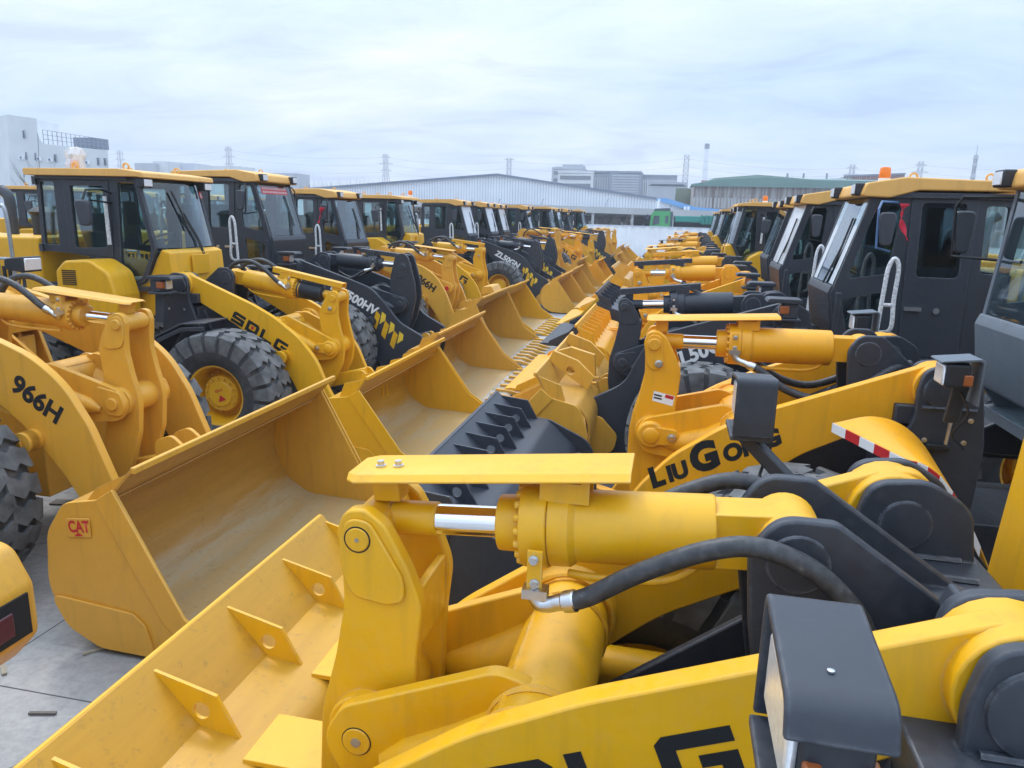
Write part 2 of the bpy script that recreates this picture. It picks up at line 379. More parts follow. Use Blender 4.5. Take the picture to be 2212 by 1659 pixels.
def shell_profile(v):
    """bucket back from the rim down the back to the lip"""
    if v == 'wide':
        pts = [(2.36, 1.33), (2.08, 1.08), (1.86, 1.05, .1), (1.62, .82, .2), (1.48, .48, .4), (1.56, .22, .3), (1.80, .07, .25), (2.3, .045), (2.86, .035)]
    elif v == 'tall':
        pts = [(2.12, 1.34), (1.90, 1.10), (1.60, 1.05, .1), (1.46, .86, .25), (1.42, .50, .4), (1.56, .22, .3), (1.80, .07, .25), (2.3, .045), (2.86, .035)]
    else:
        pts = [(2.03, 1.16), (1.87, .92), (1.56, .88, .1), (1.42, .74, .25), (1.40, .45, .4), (1.52, .20, .3), (1.76, .07, .25), (2.3, .045), (2.86, .035)]
    n = len(pts); full = fil(pts, 6)
    return full, pts
def bucket(root, cfg, ns):
    W = cfg.get('bw', 1.46)
    v = cfg.get('bshape', 'low'); tilt = cfg.get('btilt', 0); pc = (1.28, .33)
    sx = cfg.get('bdx', 0)
    def T(p):
        a = tilt; x, z = p[0]-pc[0], p[1]-pc[1]
        return (pc[0]+x*cos(a)-z*sin(a)+sx, pc[1]+x*sin(a)+z*cos(a)+cfg.get('bdz', 0))
    bm, sc = cfg['bucket']
    full, key = shell_profile(v); full = [T(p) for p in full]
    mb = MB(); mb.cur = 1; mb.ribbon(full, -.022, -W, W)
    o = mb.build('bucket', [M[bm], M[sc]], root, bevel=.003)
    # rim lip
    rim = T(key[0]); d = Vector(full[0])-Vector(full[1]); d.normalize()
    mb = MB(); rt_ = (.022, .026) if cfg.get('covers') else (.035, .045); mb.bar((rim[0], -W-.01, rim[1]), (rim[0], W+.01, rim[1]), *rt_); mb.build('rim_bar', M[bm], o, bevel=.008)
    # side plates
    k1 = key[1]; k2 = key[2]
    side = [T(p) for p in fil([(k1[0]+.07, k1[1]+.10, .02), (k1[0]-.05, k1[1]+.02, .05), (k2[0]-.02, k2[1]+.02, .12), (1.43, k2[1]-.2, .25), (1.39, .46, .4), (1.50, .18, .35), (1.76, .04, .3), (2.3, .03), (2.80, .03), (2.78, .10, .03), (2.42, .34, .1)], 6)]
    strip = [T(p) for p in [(k1[0]+.08, k1[1]+.11), (k1[0]-.06, k1[1]+.02), (2.28, .30), (2.55, .06), (2.82, .03), (2.80, .11), (2.44, .35)]]
    wear = [T(p) for p in fil([(1.41, .40, .05), (1.53, .17, .2), (1.77, .045, .2), (2.2, .03), (2.14, .26, .06), (2.05, .34, .06)], 5)]
    for s in (-1, 1):
        a, b = s*W, s*(W+.028)
        mb = MB(); mb.prism(side, min(a, b), max(a, b)); sd = mb.build('side_plate', M[bm], o, bevel=.004)
        mb = MB(); y0 = s*(W+.029); y1 = s*(W+.047); mb.prism(strip, min(y0, y1), max(y0, y1)); mb.prism(wear, min(y0, y1), max(y0, y1)); mb.build('wear_plate', M[bm], o, bevel=.004)
    # cutting edge and teeth
    mb = MB(); mb.prism([T(p) for p in [(2.62, .015), (2.98, .012), (2.99, .022), (2.90, .055), (2.62, .058)]], -W-.03, W+.03); mb.build('cutting_edge', M['steel'] if cfg.get('teeth') else M[bm], o, bevel=.003)
    if cfg.get('teeth'):
        nt_ = cfg['teeth']
        for k in range(nt_):
            y = -W+.02+(2*W-.04)*k/(nt_-1); mb = MB()
            mb.prism([T(p) for p in fil([(2.70, .10, .02), (2.95, .085, .02), (3.20, .02), (3.18, .005), (2.95, .0), (2.70, .005)], 3)], y-.035, y+.035); mb.build('tooth', M[cfg.get('toothmat', bm)], o, bevel=.006)
    # ribs behind the spill guard
    A, B, C = (Vector(key[i][:2]) for i in range(3))
    nr = cfg.get('ribs', 7)
    D = A+(C-A)*.52+(Vector((-.055, .085)) if v == 'wide' else Vector((-.035, .068)) if not cfg.get('riblow') else Vector((-.03, -.0))); Cc = B+(C-B)*.62
    A2 = B+(A-B)*.97; cen = (A2+B*1.6+D*1.4+Cc)/5.0
    for k in range(nr):
        y = -W+.02+(2*W-.04)*k/(nr-1); end = k in (0, nr-1)
        poly = [T(tuple(q)) for q in (A2, B, Cc, D)]
        mb = MB(); hl = [] if (end or cfg.get('ribsolid')) else [circ(*T(tuple(cen)), .034, 16)]
        mb.prism(poly, y-.007, y+.007, hl); mb.build('rib', M[bm], o)
    # weld fillets along the corner and down each rib
    mb = MB(); b = T(tuple(B)); mb.tube([(b[0]-.004, -W, b[1]+.004), (b[0]-.004, W, b[1]+.004)], .007, 5)
    e_ = T(tuple(Cc)); a_ = T(tuple(A2))
    for k in range(nr if cfg.get('covers') else 0):
        y = -W+.02+(2*W-.04)*k/(nr-1)
        for q in (-.011, .011):
            pa = [Vector((b[0]+(a_[0]-b[0])*t, y+q, b[1]+(a_[1]-b[1])*t+.003)) for t in (.95, .6, .3, 0)]+[Vector((b[0]+(e_[0]-b[0])*t, y+q, b[1]+(e_[1]-b[1])*t+.004)) for t in (.25, .5, .75, 1.03)]
            mb.tube(pa, .006, 5, rr=[.005, .006, .0055, .008, .006, .0065, .0055, .007])
    mb.build('weld_seam', M[bm], o)
    j = full[1]; mb = MB(); mb.tube([(j[0]+.024, -W+.01, j[1]+.012), (j[0]+.024, W-.01, j[1]+.012)], .006, 5); mb.build('weld_seam', M[sc], o)
    # lugs for the link and the arms, standing on the back of the shell
    q_ = cfg.get('BY', .62)
    for yy in (-q_-.075, -q_+.075, q_-.075, q_+.075):
        mb = MB(); mb.prism([T(p) for p in fil([(1.41, .62, .03), (1.33, .60, .1), (1.13, .42, .1), (1.15, .22, .12), (1.36, .16, .1), (1.53, .17, .02), (1.43, .34)], 4)], yy-.018, yy+.018); mb.build('bucket_lug', M[bm], o, bevel=.004)
    for dy in (-.12, .12):
        mb = MB(); mb.prism([T(p) for p in fil([(k2[0]-.09, k2[1]-.012, .02), (1.40, k2[1]+.08, .08), (1.24, k2[1]+.02, .08), (1.24, .72, .08), (1.39, .46, .02), (1.42, .72)], 4)], dy-.02, dy+.02); mb.build('bucket_lug', M[bm], o, bevel=.004)
    if cfg.get('covers'):
        for yc, notch in ((-.58, True), (-.03, False), (.58, True)):
            x0_, z0_ = T((k2[0]+.06, k2[1]+.022)); x1_ = x0_-.40
            pl = [(x0_, yc-.13), (x0_, yc+.13), (x1_, yc+.13), (x1_, yc-.13)] if not notch else [(x0_, yc-.15), (x0_, yc+.15), (x1_, yc+.15), (x1_, yc+.07), (x1_+.13, yc+.07), (x1_+.13, yc-.07), (x1_, yc-.07), (x1_, yc-.15)]
            mb = MB(); mb.prism(pl, z0_, z0_+.022, mp=lambda a_, h_, b_: (a_, b_, h_)); mb.build('hinge_cover', M[bm], o, bevel=.003)
    if cfg.get('hooks'):
        for y in cfg['hooks']:
            mb = MB(); x, z = T((1.62, C.y+.03)); mb.bar((x+.10, y, z), (x-.16, y, z+.01), .05, .028); mb.bar((x+.02, y+.02, z), (x+.02, y+.02, z-.2), .04, .03); mb.build('stop_bar', M[bm], o, bevel=.006)
    if cfg.get('crest'):
        mb = MB(); a = T(tuple(A)); b_ = T(tuple(D)); mb.prism([(a[0], a[1]), T((B.x-.08, B.y+.03)), T((C.x-.05, C.y+.02)), T((C.x+.0, C.y+.30)), (a[0]-.18, a[1]+.06)], -.04, .04); mb.build('crest_plate', M[bm], o, bevel=.004)
        for y in (-.72, .62):
            mb = MB(); mb.prism([T(tuple(q)) for q in (A, A+Vector((-.05, .12)), D+Vector((-.06, .12)), C+Vector((-.08, .16)), C+Vector((-.02, 0)))], y-.03, y+.03, [circ(*T(tuple((A+D+C)/3+Vector((-.02, .04)))), .05, 14)]); mb.build('crest_plate', M[bm], o, bevel=.004)
    if cfg.get('lip_tab'):
        mb = MB(); a = T(tuple(A)); mb.prism(fil([(a[0]-.02, a[1]+.0), (a[0]-.10, a[1]+.14, .05), (a[0]-.30, a[1]+.12, .05), (a[0]-.34, a[1]-.05)], 4), -.35, .35); mb.build('stone_guard', M[bm], o, bevel=.006)
    if cfg.get('logo') == 'CAT':
        y = ns*(W+.031)
        mb = MB(); p = [T(q) for q in fil([(1.60, .835, .015), (1.785, .855, .015), (1.785, .99, .015), (1.60, .97, .015)], 3)]; yy = ns*(W+.040); mb.prism(p, min(y, yy), max(y, yy)); bd = mb.build('badge', M['yC'], o, bevel=.004)
        pc1, w = font_pieces('CAT', .078, .035, 0, 0, .74); lettering(bd, pc1, T((1.622, .878)), .10, ns*(W+.042), 1, M['red'])
        mb = MB(); t = [T(q) for q in ((1.655, .852), (1.73, .861), (1.69, .879))]; mb.prism(t, min(ns*(W+.0415), ns*(W+.0428)), max(ns*(W+.0415), ns*(W+.0428))); mb.build('emblem', M['red'], bd)
    return o

def cab_X(root, cfg, dx=0.0):
    bk = M[cfg.get('cabmat', 'bk')]; w = cfg.get('cabw', .59); gl = M[cfg.get('cabglass', 'glass')]
    ws = cfg.get('wslope', 1.0)
    def fx(x, z): return x+dx+(max(0, z-2.37)*.28*(1-ws) if x > -1.60 else 0)
    def X(l): return [(fx(p[0], p[1]),)+tuple(p[1:]) for p in l]
    out = fil(X([(-1.48, 3.30, .03), (-1.22, 2.37, .03), (-1.20, 2.30, .03), (-1.27, 1.86, .05), (-1.45, 1.62, .05), (-2.72, 1.62, .05), (-2.80, 1.80, .05), (-2.80, 3.30, .05)]), 3)
    fwin = fil(X([(-1.55, 3.22, .04), (-1.33, 2.45, .04), (-1.72, 2.52, .06), (-1.76, 3.22, .06)]), 4)
    dwin = fil(X([(-1.94, 3.22, .05), (-1.97, 2.50, .05), (-2.36, 2.50, .05), (-2.34, 3.22, .05)]), 4)
    lwin = fil(X([(-1.31, 2.24, .04), (-1.70, 2.34, .05), (-1.66, 1.90, .05), (-1.39, 1.90, .05)]), 4)
    rwin = fil(X([(-2.52, 3.20, .04), (-2.72, 3.20, .04), (-2.72, 2.55, .04), (-2.55, 2.55, .04)]), 4)
    mb = MB()
    for s in (-1, 1): mb.prism(out, s*w-.025, s*w+.025, [fwin, dwin, lwin, rwin])
    mb.box((-2.02+dx, 0, 1.64), (1.4, 1.38, .08)); mb.box((-2.78+dx, 0, 2.1), (.05, 1.36, .9)); mb.box((-1.27+dx, 0, 2.08), (.05, 1.34, .46)); mb.box((-2.1+dx, 0, 3.29), (1.3, 1.34, .05))
    mb.prism(fil(X([(-1.20, 2.38, .02), (-1.17, 2.30, .02), (-1.24, 1.85, .03), (-1.30, 1.84), (-1.26, 2.36)]), 3), -w, w)
    cab = mb.build('cab', bk, root, bevel=.006)
    for s in (-1, 1):
        mb = MB(); a = s*(w+.026); b = s*(w+.040)
        mb.prism(fil(X([(-1.84, 3.30, .03), (-1.90, 1.70, .05), (-2.46, 1.70, .05), (-2.44, 3.30, .03)]), 3), min(a, b), max(a, b), [dwin])
        d = mb.build('door', bk, cab, bevel=.004)
        mb = MB(); mb.box((-1.98+dx, s*(w+.055), 2.18), (.16, .03, .035)); mb.cyl((-2.2+dx, s*(w+.04), 2.17), (-2.2+dx, s*(w+.06), 2.17), .03); mb.build('door_handle', M['zinc'], cab)
        mb = MB()
        for q, mt in ((fwin, 0), (dwin, 0), (lwin, 0), (rwin, 0)):
            mb = MB(); mb.prism(q, s*w-.004, s*w+.004); mb.build('window', gl if q is not dwin else M[cfg.get('doorglass', 'glass')], cab)
    mb = MB(); h = 3.27; mb.add([(fx(-1.475, h), -w+.05, h), (fx(-1.475, h), w-.05, h), (-1.225+dx, w-.05, 2.38), (-1.225+dx, -w+.05, 2.38)], [(0, 1, 2, 3)]); mb.build('windscreen', M[cfg.get('screen', 'glass')], cab)
    if cfg.get('banner'):
        f = lambda t, y: (-1.478+.25*t+dx+.008, y, 3.25-.86*t)
        mb = MB(); mb.add([f(.05, -.46), f(.05, .42), f(.20, .42), f(.20, -.46)], [(0, 1, 2, 3)]); bn = mb.build('banner', M['red'], cab); random.seed(12)
        f2 = lambda t, y: (-1.478+.25*t+dx+.011, y, 3.25-.86*t)
        for row in (.075, .14):
            for k in range(11):
                y0 = -.42+k*.075; mb = MB()
                for q in range(3): t0 = row+q*.014; mb.add([f2(t0, y0), f2(t0, y0+.055), f2(t0+.007, y0+.055), f2(t0+.007, y0)], [(0, 1, 2, 3)])
                mb.add([f2(row-.004, y0+.022), f2(row-.004, y0+.03), f2(row+.04, y0+.03), f2(row+.04, y0+.022)], [(0, 1, 2, 3)]); mb.build('glyph', M['white'], bn)
    if cfg.get('filmstrip'):
        for s in (-1, 1):
            mb = MB(); y0, y1 = s*(w-.06), s*(w-.24); f = lambda t, y: (fx(-1.478+.25*t, 3.25-.86*t)+.006, y, 3.25-.86*t); mb.add([f(0, y0), f(0, y1), f(1, y1), f(1, y0)], [(0, 1, 2, 3)]); mb.build('pale_strip', M['film'], cab)  # pale opaque strips along both sides of the windscreen
    mb = MB(); mb.prism(fil(X([(-1.40, 3.40, .06), (-1.36, 3.27, .03), (-1.62, 3.26, .05), (-1.88, 3.335, .1), (-3.0, 3.335, .02), (-3.0, 3.42, .05), (-1.75, 3.46, .2)]), 5), -w-.10, w+.10)
    rf = mb.build('roof', M[cfg.get('roofmat', 'roof')], cab, bevel=.025, segs=3)
    for s in (-1, 1):
        mb = MB(); mb.box((fx(-1.36, 3.34), s*(w-.08), 3.34), (.09, .17, .12)); mb.build('work_lamp', M['blkplastic'], cab, bevel=.012)
        mb = MB(); mb.box((fx(-1.312, 3.34), s*(w-.08), 3.34), (.012, .14, .09)); mb.build('lamp_lens', M['lens'], cab, bevel=.004)
    for k in (-1.9, -2.6):
        mb = MB(); mb.tube([(k+dx+.035*cos(a), .35, 3.48+.035*sin(a)) for a in [i*pi/6 for i in range(13)]], .011, 6); mb.build('lifting_eye', M['roof'], cab)
    # wipers, seat, wheel, mirrors, grab rail
    mb = MB(); pt = lambda t, y: (fx(-1.478+.25*t, 3.25-.86*t)+.02, y, 3.25-.86*t)
    mb.tube([pt(1.02, .12), pt(.55, .28)], .009, 5); mb.tube([pt(1.02, .16), pt(.55, .31)], .006, 5); mb.tube([pt(.22, .26), pt(.82, .31)], .011, 5); mb.build('wiper', M['ink'], cab)
    mb = MB(); mb.prism(fil(X([(-1.85, 2.05, .05), (-2.38, 2.05, .05), (-2.62, 2.85, .08), (-2.48, 2.9, .08), (-2.30, 2.22, .05), (-1.85, 2.20, .06)]), 4), -.26, .26); mb.build('seat', M['seat'], cab, bevel=.03)
    mb = MB(); ax = Vector((-.45, 0, .9)).normalized(); c = Vector((-1.66+dx, 0, 2.42)); u = Vector((0, 1, 0)); v = ax.cross(u)
    mb.tube([c+(u*cos(a)+v*sin(a))*.2 for a in [i*pi/12 for i in range(25)]], .014, 6); mb.tube([c, c-ax*.5], .04, 8); mb.bar(c-u*.2, c+u*.2, .02); mb.build('steering_wheel', M['ink'], cab)
    mx_ = cfg.get('mirdx', 0)
    for s in (-1, 1):
        mb = MB(); mb.tube([(-1.72+dx, s*(w+.03), 3.22), (-1.53+dx+mx_, s*(w+.2), 3.22), (-1.50+dx+mx_, s*(w+.24), 3.15), (-1.52+dx+mx_, s*(w+.24), 2.78), (-1.70+dx, s*(w+.03), 2.74)], .013, 6)
        mi = mb.build('mirror_arm', M[cfg.get('mirrmat', 'ink')], cab)
        mb = MB(); mb.prism(fil([(-1.66+dx+mx_, 3.12, .05), (-1.50+dx+mx_, 3.12, .05), (-1.54+dx+mx_, 2.80, .05), (-1.64+dx+mx_, 2.80, .05)], 4), s*(w+.27)-.03, s*(w+.27)+.03); mb.build('mirror', M['mirror'], cab, bevel=.015)
    s = cfg['ns']
    mb = MB(); y = s*(w+.46); mb.tube(spline([(-1.56+dx, y, 1.75), (-1.585+dx, y, 2.35), (-1.60+dx, y, 2.60), (-1.645+dx, y, 2.69), (-1.69+dx, y, 2.60), (-1.685+dx, y, 2.30), (-1.69+dx, y, 2.02), (-1.60+dx, y-s*.1, 1.96)], 5), .021, 8); mb.tube([(-1.585+dx, y, 2.25), (-1.685+dx, y, 2.25)], .018, 8); mb.build('grab_rail', M['wrap'], cab)
    return cab

def cab_S(root, cfg, dx=0.0):
    bk = M['bk']; w = .60; gl = M['glass']; yl = M[cfg['body']]
    def X(l): return [(p[0]+dx,)+tuple(p[1:]) for p in l]
    out = fil(X([(-1.20, 3.34, .03), (-1.02, 2.47, .03), (-1.06, 2.36, .1), (-1.20, 2.06, .12), (-1.40, 1.94, .08), (-1.60, 1.94, .05), (-1.66, 2.30, .05), (-2.30, 2.37, .1), (-2.72, 2.39, .05), (-2.70, 3.34, .05)]), 4)
    rwin = fil(X([(-2.65, 3.27, .03), (-2.44, 3.27, .03), (-2.44, 2.47, .03), (-2.67, 2.47, .03)]), 3)
    dwin = fil(X([(-2.20, 3.23, .03), (-1.71, 3.23, .03), (-1.73, 2.46, .03), (-2.20, 2.44, .03)]), 3)
    fwin = fil(X([(-1.50, 3.28, .03), (-1.26, 3.28, .03), (-1.085, 2.47, .03), (-1.11, 2.36, .1), (-1.25, 2.10, .1), (-1.40, 2.0, .06), (-1.55, 2.0, .03)]), 4)
    mb = MB()
    for s in (-1, 1): mb.prism(out, s*w-.025, s*w+.025, [rwin, dwin, fwin])
    mb.box((-2.0+dx, 0, 3.33), (1.35, 1.34, .04)); mb.box((-2.70+dx, 0, 2.43), (.05, 1.34, .1)); mb.box((-2.70+dx, 0, 3.28), (.05, 1.34, .1)); mb.box((-1.9+dx, 0, 1.95), (1.5, 1.3, .06))
    cab = mb.build('cab', bk, root, bevel=.006)
    for s in (-1, 1):
        for q in (rwin, dwin, fwin): mb = MB(); mb.prism(q, s*w-.004, s*w+.004); mb.build('window', gl, cab)
        mb = MB(); a, b = s*(w+.026), s*(w+.036); mb.prism(fil(X([(-2.30, 3.29, .03), (-1.63, 3.29, .03), (-1.64, 2.34, .03), (-2.28, 2.38, .05)]), 3), min(a, b), max(a, b), [dwin]); mb.build('door', bk, cab, bevel=.004)
        mb = MB(); mb.tube([(-1.66+dx, s*(w+.07), 3.10), (-1.64+dx, s*(w+.08), 2.5)], .024, 8); mb.build('grab_rail', M['wrap'], cab)
    # curved windscreen
    mb = MB(); n = 12; rows = []
    for z, xx in ((3.29, -1.20), (2.47, -1.02)):
        for k in range(n+1): t = -1+2*k/n; mb.v.append((xx+dx+.10*(1-t*t)-.0, t*(w-.03), z))
    for k in range(n): mb.f.append([k, k+1, n+2+k, n+1+k]); mb.mi.append(0)
    mb.build('windscreen', gl, cab)
    mb = MB(); mb.add([(-2.70+dx, -w+.06, 3.23), (-2.70+dx, w-.06, 3.23), (-2.70+dx, w-.06, 2.48), (-2.70+dx, -w+.06, 2.48)], [(0, 1, 2, 3)]); mb.build('window', gl, cab)
    mb = MB(); mb.prism(fil(X([(-1.05, 3.40, .03), (-1.03, 3.33, .02), (-1.14, 3.345, .02), (-2.78, 3.345, .03), (-2.80, 3.43, .04), (-1.4, 3.44, .3)]), 4), -.73, .73); mb.build('roof', M['roof'], cab, bevel=.022, segs=3)
    for s in (-1, 1):
        mb = MB(); mb.box((-1.11+dx, s*.62, 3.275), (.10, .17, .11)); mb.build('work_lamp', M['blkplastic'], cab, bevel=.012)
        mb = MB(); mb.box((-1.055+dx, s*.62, 3.275), (.012, .145, .085)); mb.build('lamp_lens', M['lens'], cab, bevel=.004)
    for k, yy in ((-2.2, -.5), (-1.45, -.5), (-2.2, .5), (-1.45, .5)):
        mb = MB(); mb.tube([(k+dx+.04*cos(a), yy, 3.475+.04*sin(a)) for a in [i*pi/6 for i in range(13)]], .013, 6); mb.build('lifting_eye', M['roof'], cab)
    if cfg.get('sticker'):
        f = lambda t, y: (-1.20+.18*t+dx+.10*(1-(y/.67)**2)+.006, y, 3.29-.82*t)
        mb = MB(); mb.add([f(.10, .50), f(.10, .60), f(.21, .60), f(.21, .50)], [(0, 1, 2, 3)]); st_ = mb.build('sticker', M['red'], cab)
        vs, fs, w_ = font_shape('K', .02, 0); mb = MB(); mb.add([(f(.20-.125*v[1]*.85, .525+v[0]*.085)[0]+.004, .525+v[0]*.085, 3.29-.82*(.20-.125*v[1]*.85)) for v in vs], fs); mb.build('letter', M['white'], st_, sharp=180)
    # yellow console below the screen
    mb = MB(); mb.prism(fil(X([(-.98, 2.46, .03), (-.86+cfg.get('nose', 0), 2.42, .03), (-.80+cfg.get('nose', 0), 1.60, .05), (-1.5, 1.60, .05), (-1.5, 1.92, .02), (-1.22, 2.03, .1), (-1.06, 2.34, .1)]), 4), -w+.03, w-.03); con = mb.build('front_console', yl, cab, bevel=.02)
    mb = MB(); mb.box((-.82+dx, 0, 2.25), (.02, .36, .26)); mb.build('console_panel', yl, cab, bevel=.006)
    mb = MB(); pt = lambda t, y: (-1.18+.17*t+dx+.12*(1-(y/.68)**2), y, 3.29-.82*t)
    mb.tube([(-.84+dx, .12, 2.33), pt(.9, .10), pt(.42, -.12)], .012, 5); mb.tube([(-.84+dx, .15, 2.33), pt(.9, .14), pt(.45, -.07)], .008, 5); mb.tube([pt(.12, -.20), pt(.4, -.12), pt(.74, -.05)], .013, 5); mb.build('wiper', M['ink'], cab)
    mb = MB(); mb.prism(fil(X([(-1.70, 2.05, .05), (-2.28, 2.05, .05), (-2.50, 2.85, .08), (-2.36, 2.9, .08), (-2.20, 2.28, .05), (-1.70, 2.26, .06)]), 4), -.26, .26); mb.build('seat', M['seat'], cab, bevel=.03)
    mb = MB(); ax = Vector((-.45, 0, .9)).normalized(); c = Vector((-1.44+dx, 0, 2.55)); u = Vector((0, 1, 0)); v = ax.cross(u)
    mb.tube([c+(u*cos(a)+v*sin(a))*.2 for a in [i*pi/12 for i in range(25)]], .014, 6); mb.tube([c, c-ax*.5], .05, 8); mb.bar(c-u*.2, c+u*.2, .02); mb.box((-1.18+dx, 0, 2.30), (.2, .8, .22)); mb.build('steering_wheel', M['ink'], cab)
    for s in (-1, 1):
        mb = MB(); mb.tube([(-1.60+dx, s*(w+.03), 3.14), (-1.60+dx, s*(w+.2), 3.18), (-1.66+dx, s*(w+.38), 3.17), (-1.68+dx, s*(w+.42), 3.05)], .014, 6); mb.tube([(-1.60+dx, s*(w+.03), 3.02), (-1.64+dx, s*(w+.36), 3.05)], .012, 6); mb.build('mirror_arm', M['ink'], cab)
        mb = MB(); mb.prism(fil([(-1.80+dx, 3.05, .06), (-1.58+dx, 3.05, .06), (-1.58+dx, 2.74, .06), (-1.74+dx, 2.74, .06)], 4), s*(w+.42)-.035, s*(w+.42)+.035); mb.build('mirror', M['mirror'], cab, bevel=.02)
    return cab

def headlight(root, cfg, s, kind):
    """s: side; lamp on a bracket beside the hinge, facing forward"""
    y = s*cfg.get('lamp_y', 1.02); x, z = cfg.get('lamp_x', -.72), cfg.get('lamp_z', 2.16)
    bk = M['bk']
    if s != cfg['ns']: x += cfg.get('lamp_dx', 0); z += cfg.get('lamp_dz', 0)
    if kind == 'big':      # deep hooded housing, two amber side lamps below
        iy = -s; pr = fil([(iy*.15, -.15), (iy*.15, .10, .03), (-iy*.12, .07, .05), (-iy*.142, .005), (-iy*.13, .005), (-iy*.112, .05, .03), (iy*.135, .08, .02), (iy*.135, -.15)], 5)
        mb = MB(); mb.prism([(y+a_, z+b_) for a_, b_ in pr], x-.082, x+.078, mp=lambda a_, x_, b_: (x_, a_, b_)); ob = mb.build('headlight', bk, root, bevel=.006, segs=2)
        mb = MB(); mb.box((x-.005, y, z-.035), (.11, .25, .15)); mb.build('lamp_body', M['blkplastic'], ob, bevel=.015)
        mb = MB(); mb.box((x+.058, y, z-.03), (.02, .23, .14)); mb.build('lamp_lens', M['lens'], ob, bevel=.01)
        mb = MB(); mb.box((x, y, z-.16), (.17, .27, .02)); mb.build('lamp_shelf', bk, ob, bevel=.004)
        for e in (.005,): mb = MB(); mb.lathe([(.006, 0), (.006, .003), (.003, .004)], (x+e, y-iy*.06, z+.0775), (0, 0, 1), 8); mb.build('bolt', M['zinc'], ob)
        for q in (-.055, .03): mb = MB(); mb.box((x+q, y-iy*.12, z-.10), (.028, .05, .13)); mb.build('turn_signal', M['amberdk'], ob, bevel=.006)
        mb = MB(); mb.bar((x+.04, y+iy*.02, z-.15), (x-.30, y+iy*.12, z-.46), .07, .06); mb.build('lamp_post', bk, ob, bevel=.01)
    elif kind == 'hood':   # lamp with flat tin hood over it
        mb = MB(); mb.box((x, y, z), (.13, .16, .14)); ob = mb.build('headlight', M['blkplastic'], root, bevel=.02, segs=3)
        mb = MB(); mb.box((x+.067, y, z), (.02, .135, .115)); mb.build('lamp_lens', M['lens'], ob, bevel=.01)
        mb = MB(); mb.box((x-.05, y+s*.075, z-.02), (.045, .04, .06)); mb.build('turn_signal', M['amberdk'], ob, bevel=.006)
        mb = MB(); mb.prism([(x+.10, z+.072), (x+.095, z+.082), (x-.10, z+.105), (x-.12, z+.09), (x-.12, z-.16), (x-.108, z-.16), (x-.108, z+.08), (x-.09, z+.09)], y-.095, y+.095); mb.build('lamp_hood', M['gr'], ob, bevel=.003)
        mb = MB(); mb.bar((x-.05, y, z-.06), (x-.06, y-s*.1, z-.30), .08, .03); mb.build('lamp_post', bk, ob, bevel=.006)
    elif kind == 'stalk':
        mb = MB(); mb.prism(fil([(.10, .075, .02), (.10, -.085, .02), (-.12, -.06, .04), (-.12, .05, .04)], 4), y-.12, y+.12, mp=lambda a, yy, b: (x+a, yy, z+b)); ob = mb.build('headlight', M['blkplastic'], root, bevel=.012)
        mb = MB(); mb.box((x+.105, y, z-.005), (.02, .20, .12)); mb.build('lamp_lens', M['lens'], ob, bevel=.008)
        mb = MB(); mb.cyl((x-.02, y, z-.06), (x-.02, y, z-.5), .016); mb.build('lamp_post', bk, ob)
    else:                  # 'visor': rounded cap over lamp and amber signal, square post
        mb = MB(); mb.prism(fil([(.17, .10, .05), (.19, .055, .02), (-.15, .055, .02), (-.15, .10, .04)], 4), y-.13, y+.13, mp=lambda a, yy, b: (x+a, yy, z+b)); mb.prism(fil([(.02, .055), (.02, -.09), (-.12, -.09), (-.12, .055)], 3), y-.11, y+.11, mp=lambda a, yy, b: (x+a, yy, z+b)); ob = mb.build('headlight', bk, root, bevel=.012)
        mb = MB(); mb.box((x+.03, y-s*.035, z-.015), (.03, .12, .11)); mb.build('lamp_lens', M['lens'], ob, bevel=.01)
        mb = MB(); mb.box((x+.01, y+s*.085, z-.01), (.09, .06, .08)); mb.build('turn_signal', M['amberdk'], ob, bevel=.008)
        mb = MB(); mb.box((x-.03, y, z-.11), (.24, .24, .03)); mb.bar((x-.05, y, z-.1), (x-.08, y, z-.48), .09, .12); mb.build('lamp_post', bk, ob, bevel=.008)
    mb = MB(); mb.tube(spline([(x-.05, y, z-.10), (x-.10, y+s*.02, z-.22), (x-.06, y-s*.05, z-.36), (x-.16, y-s*.12, z-.46)], 5), .007, 5); mb.build('cable', M['ink'], ob)
    return ob

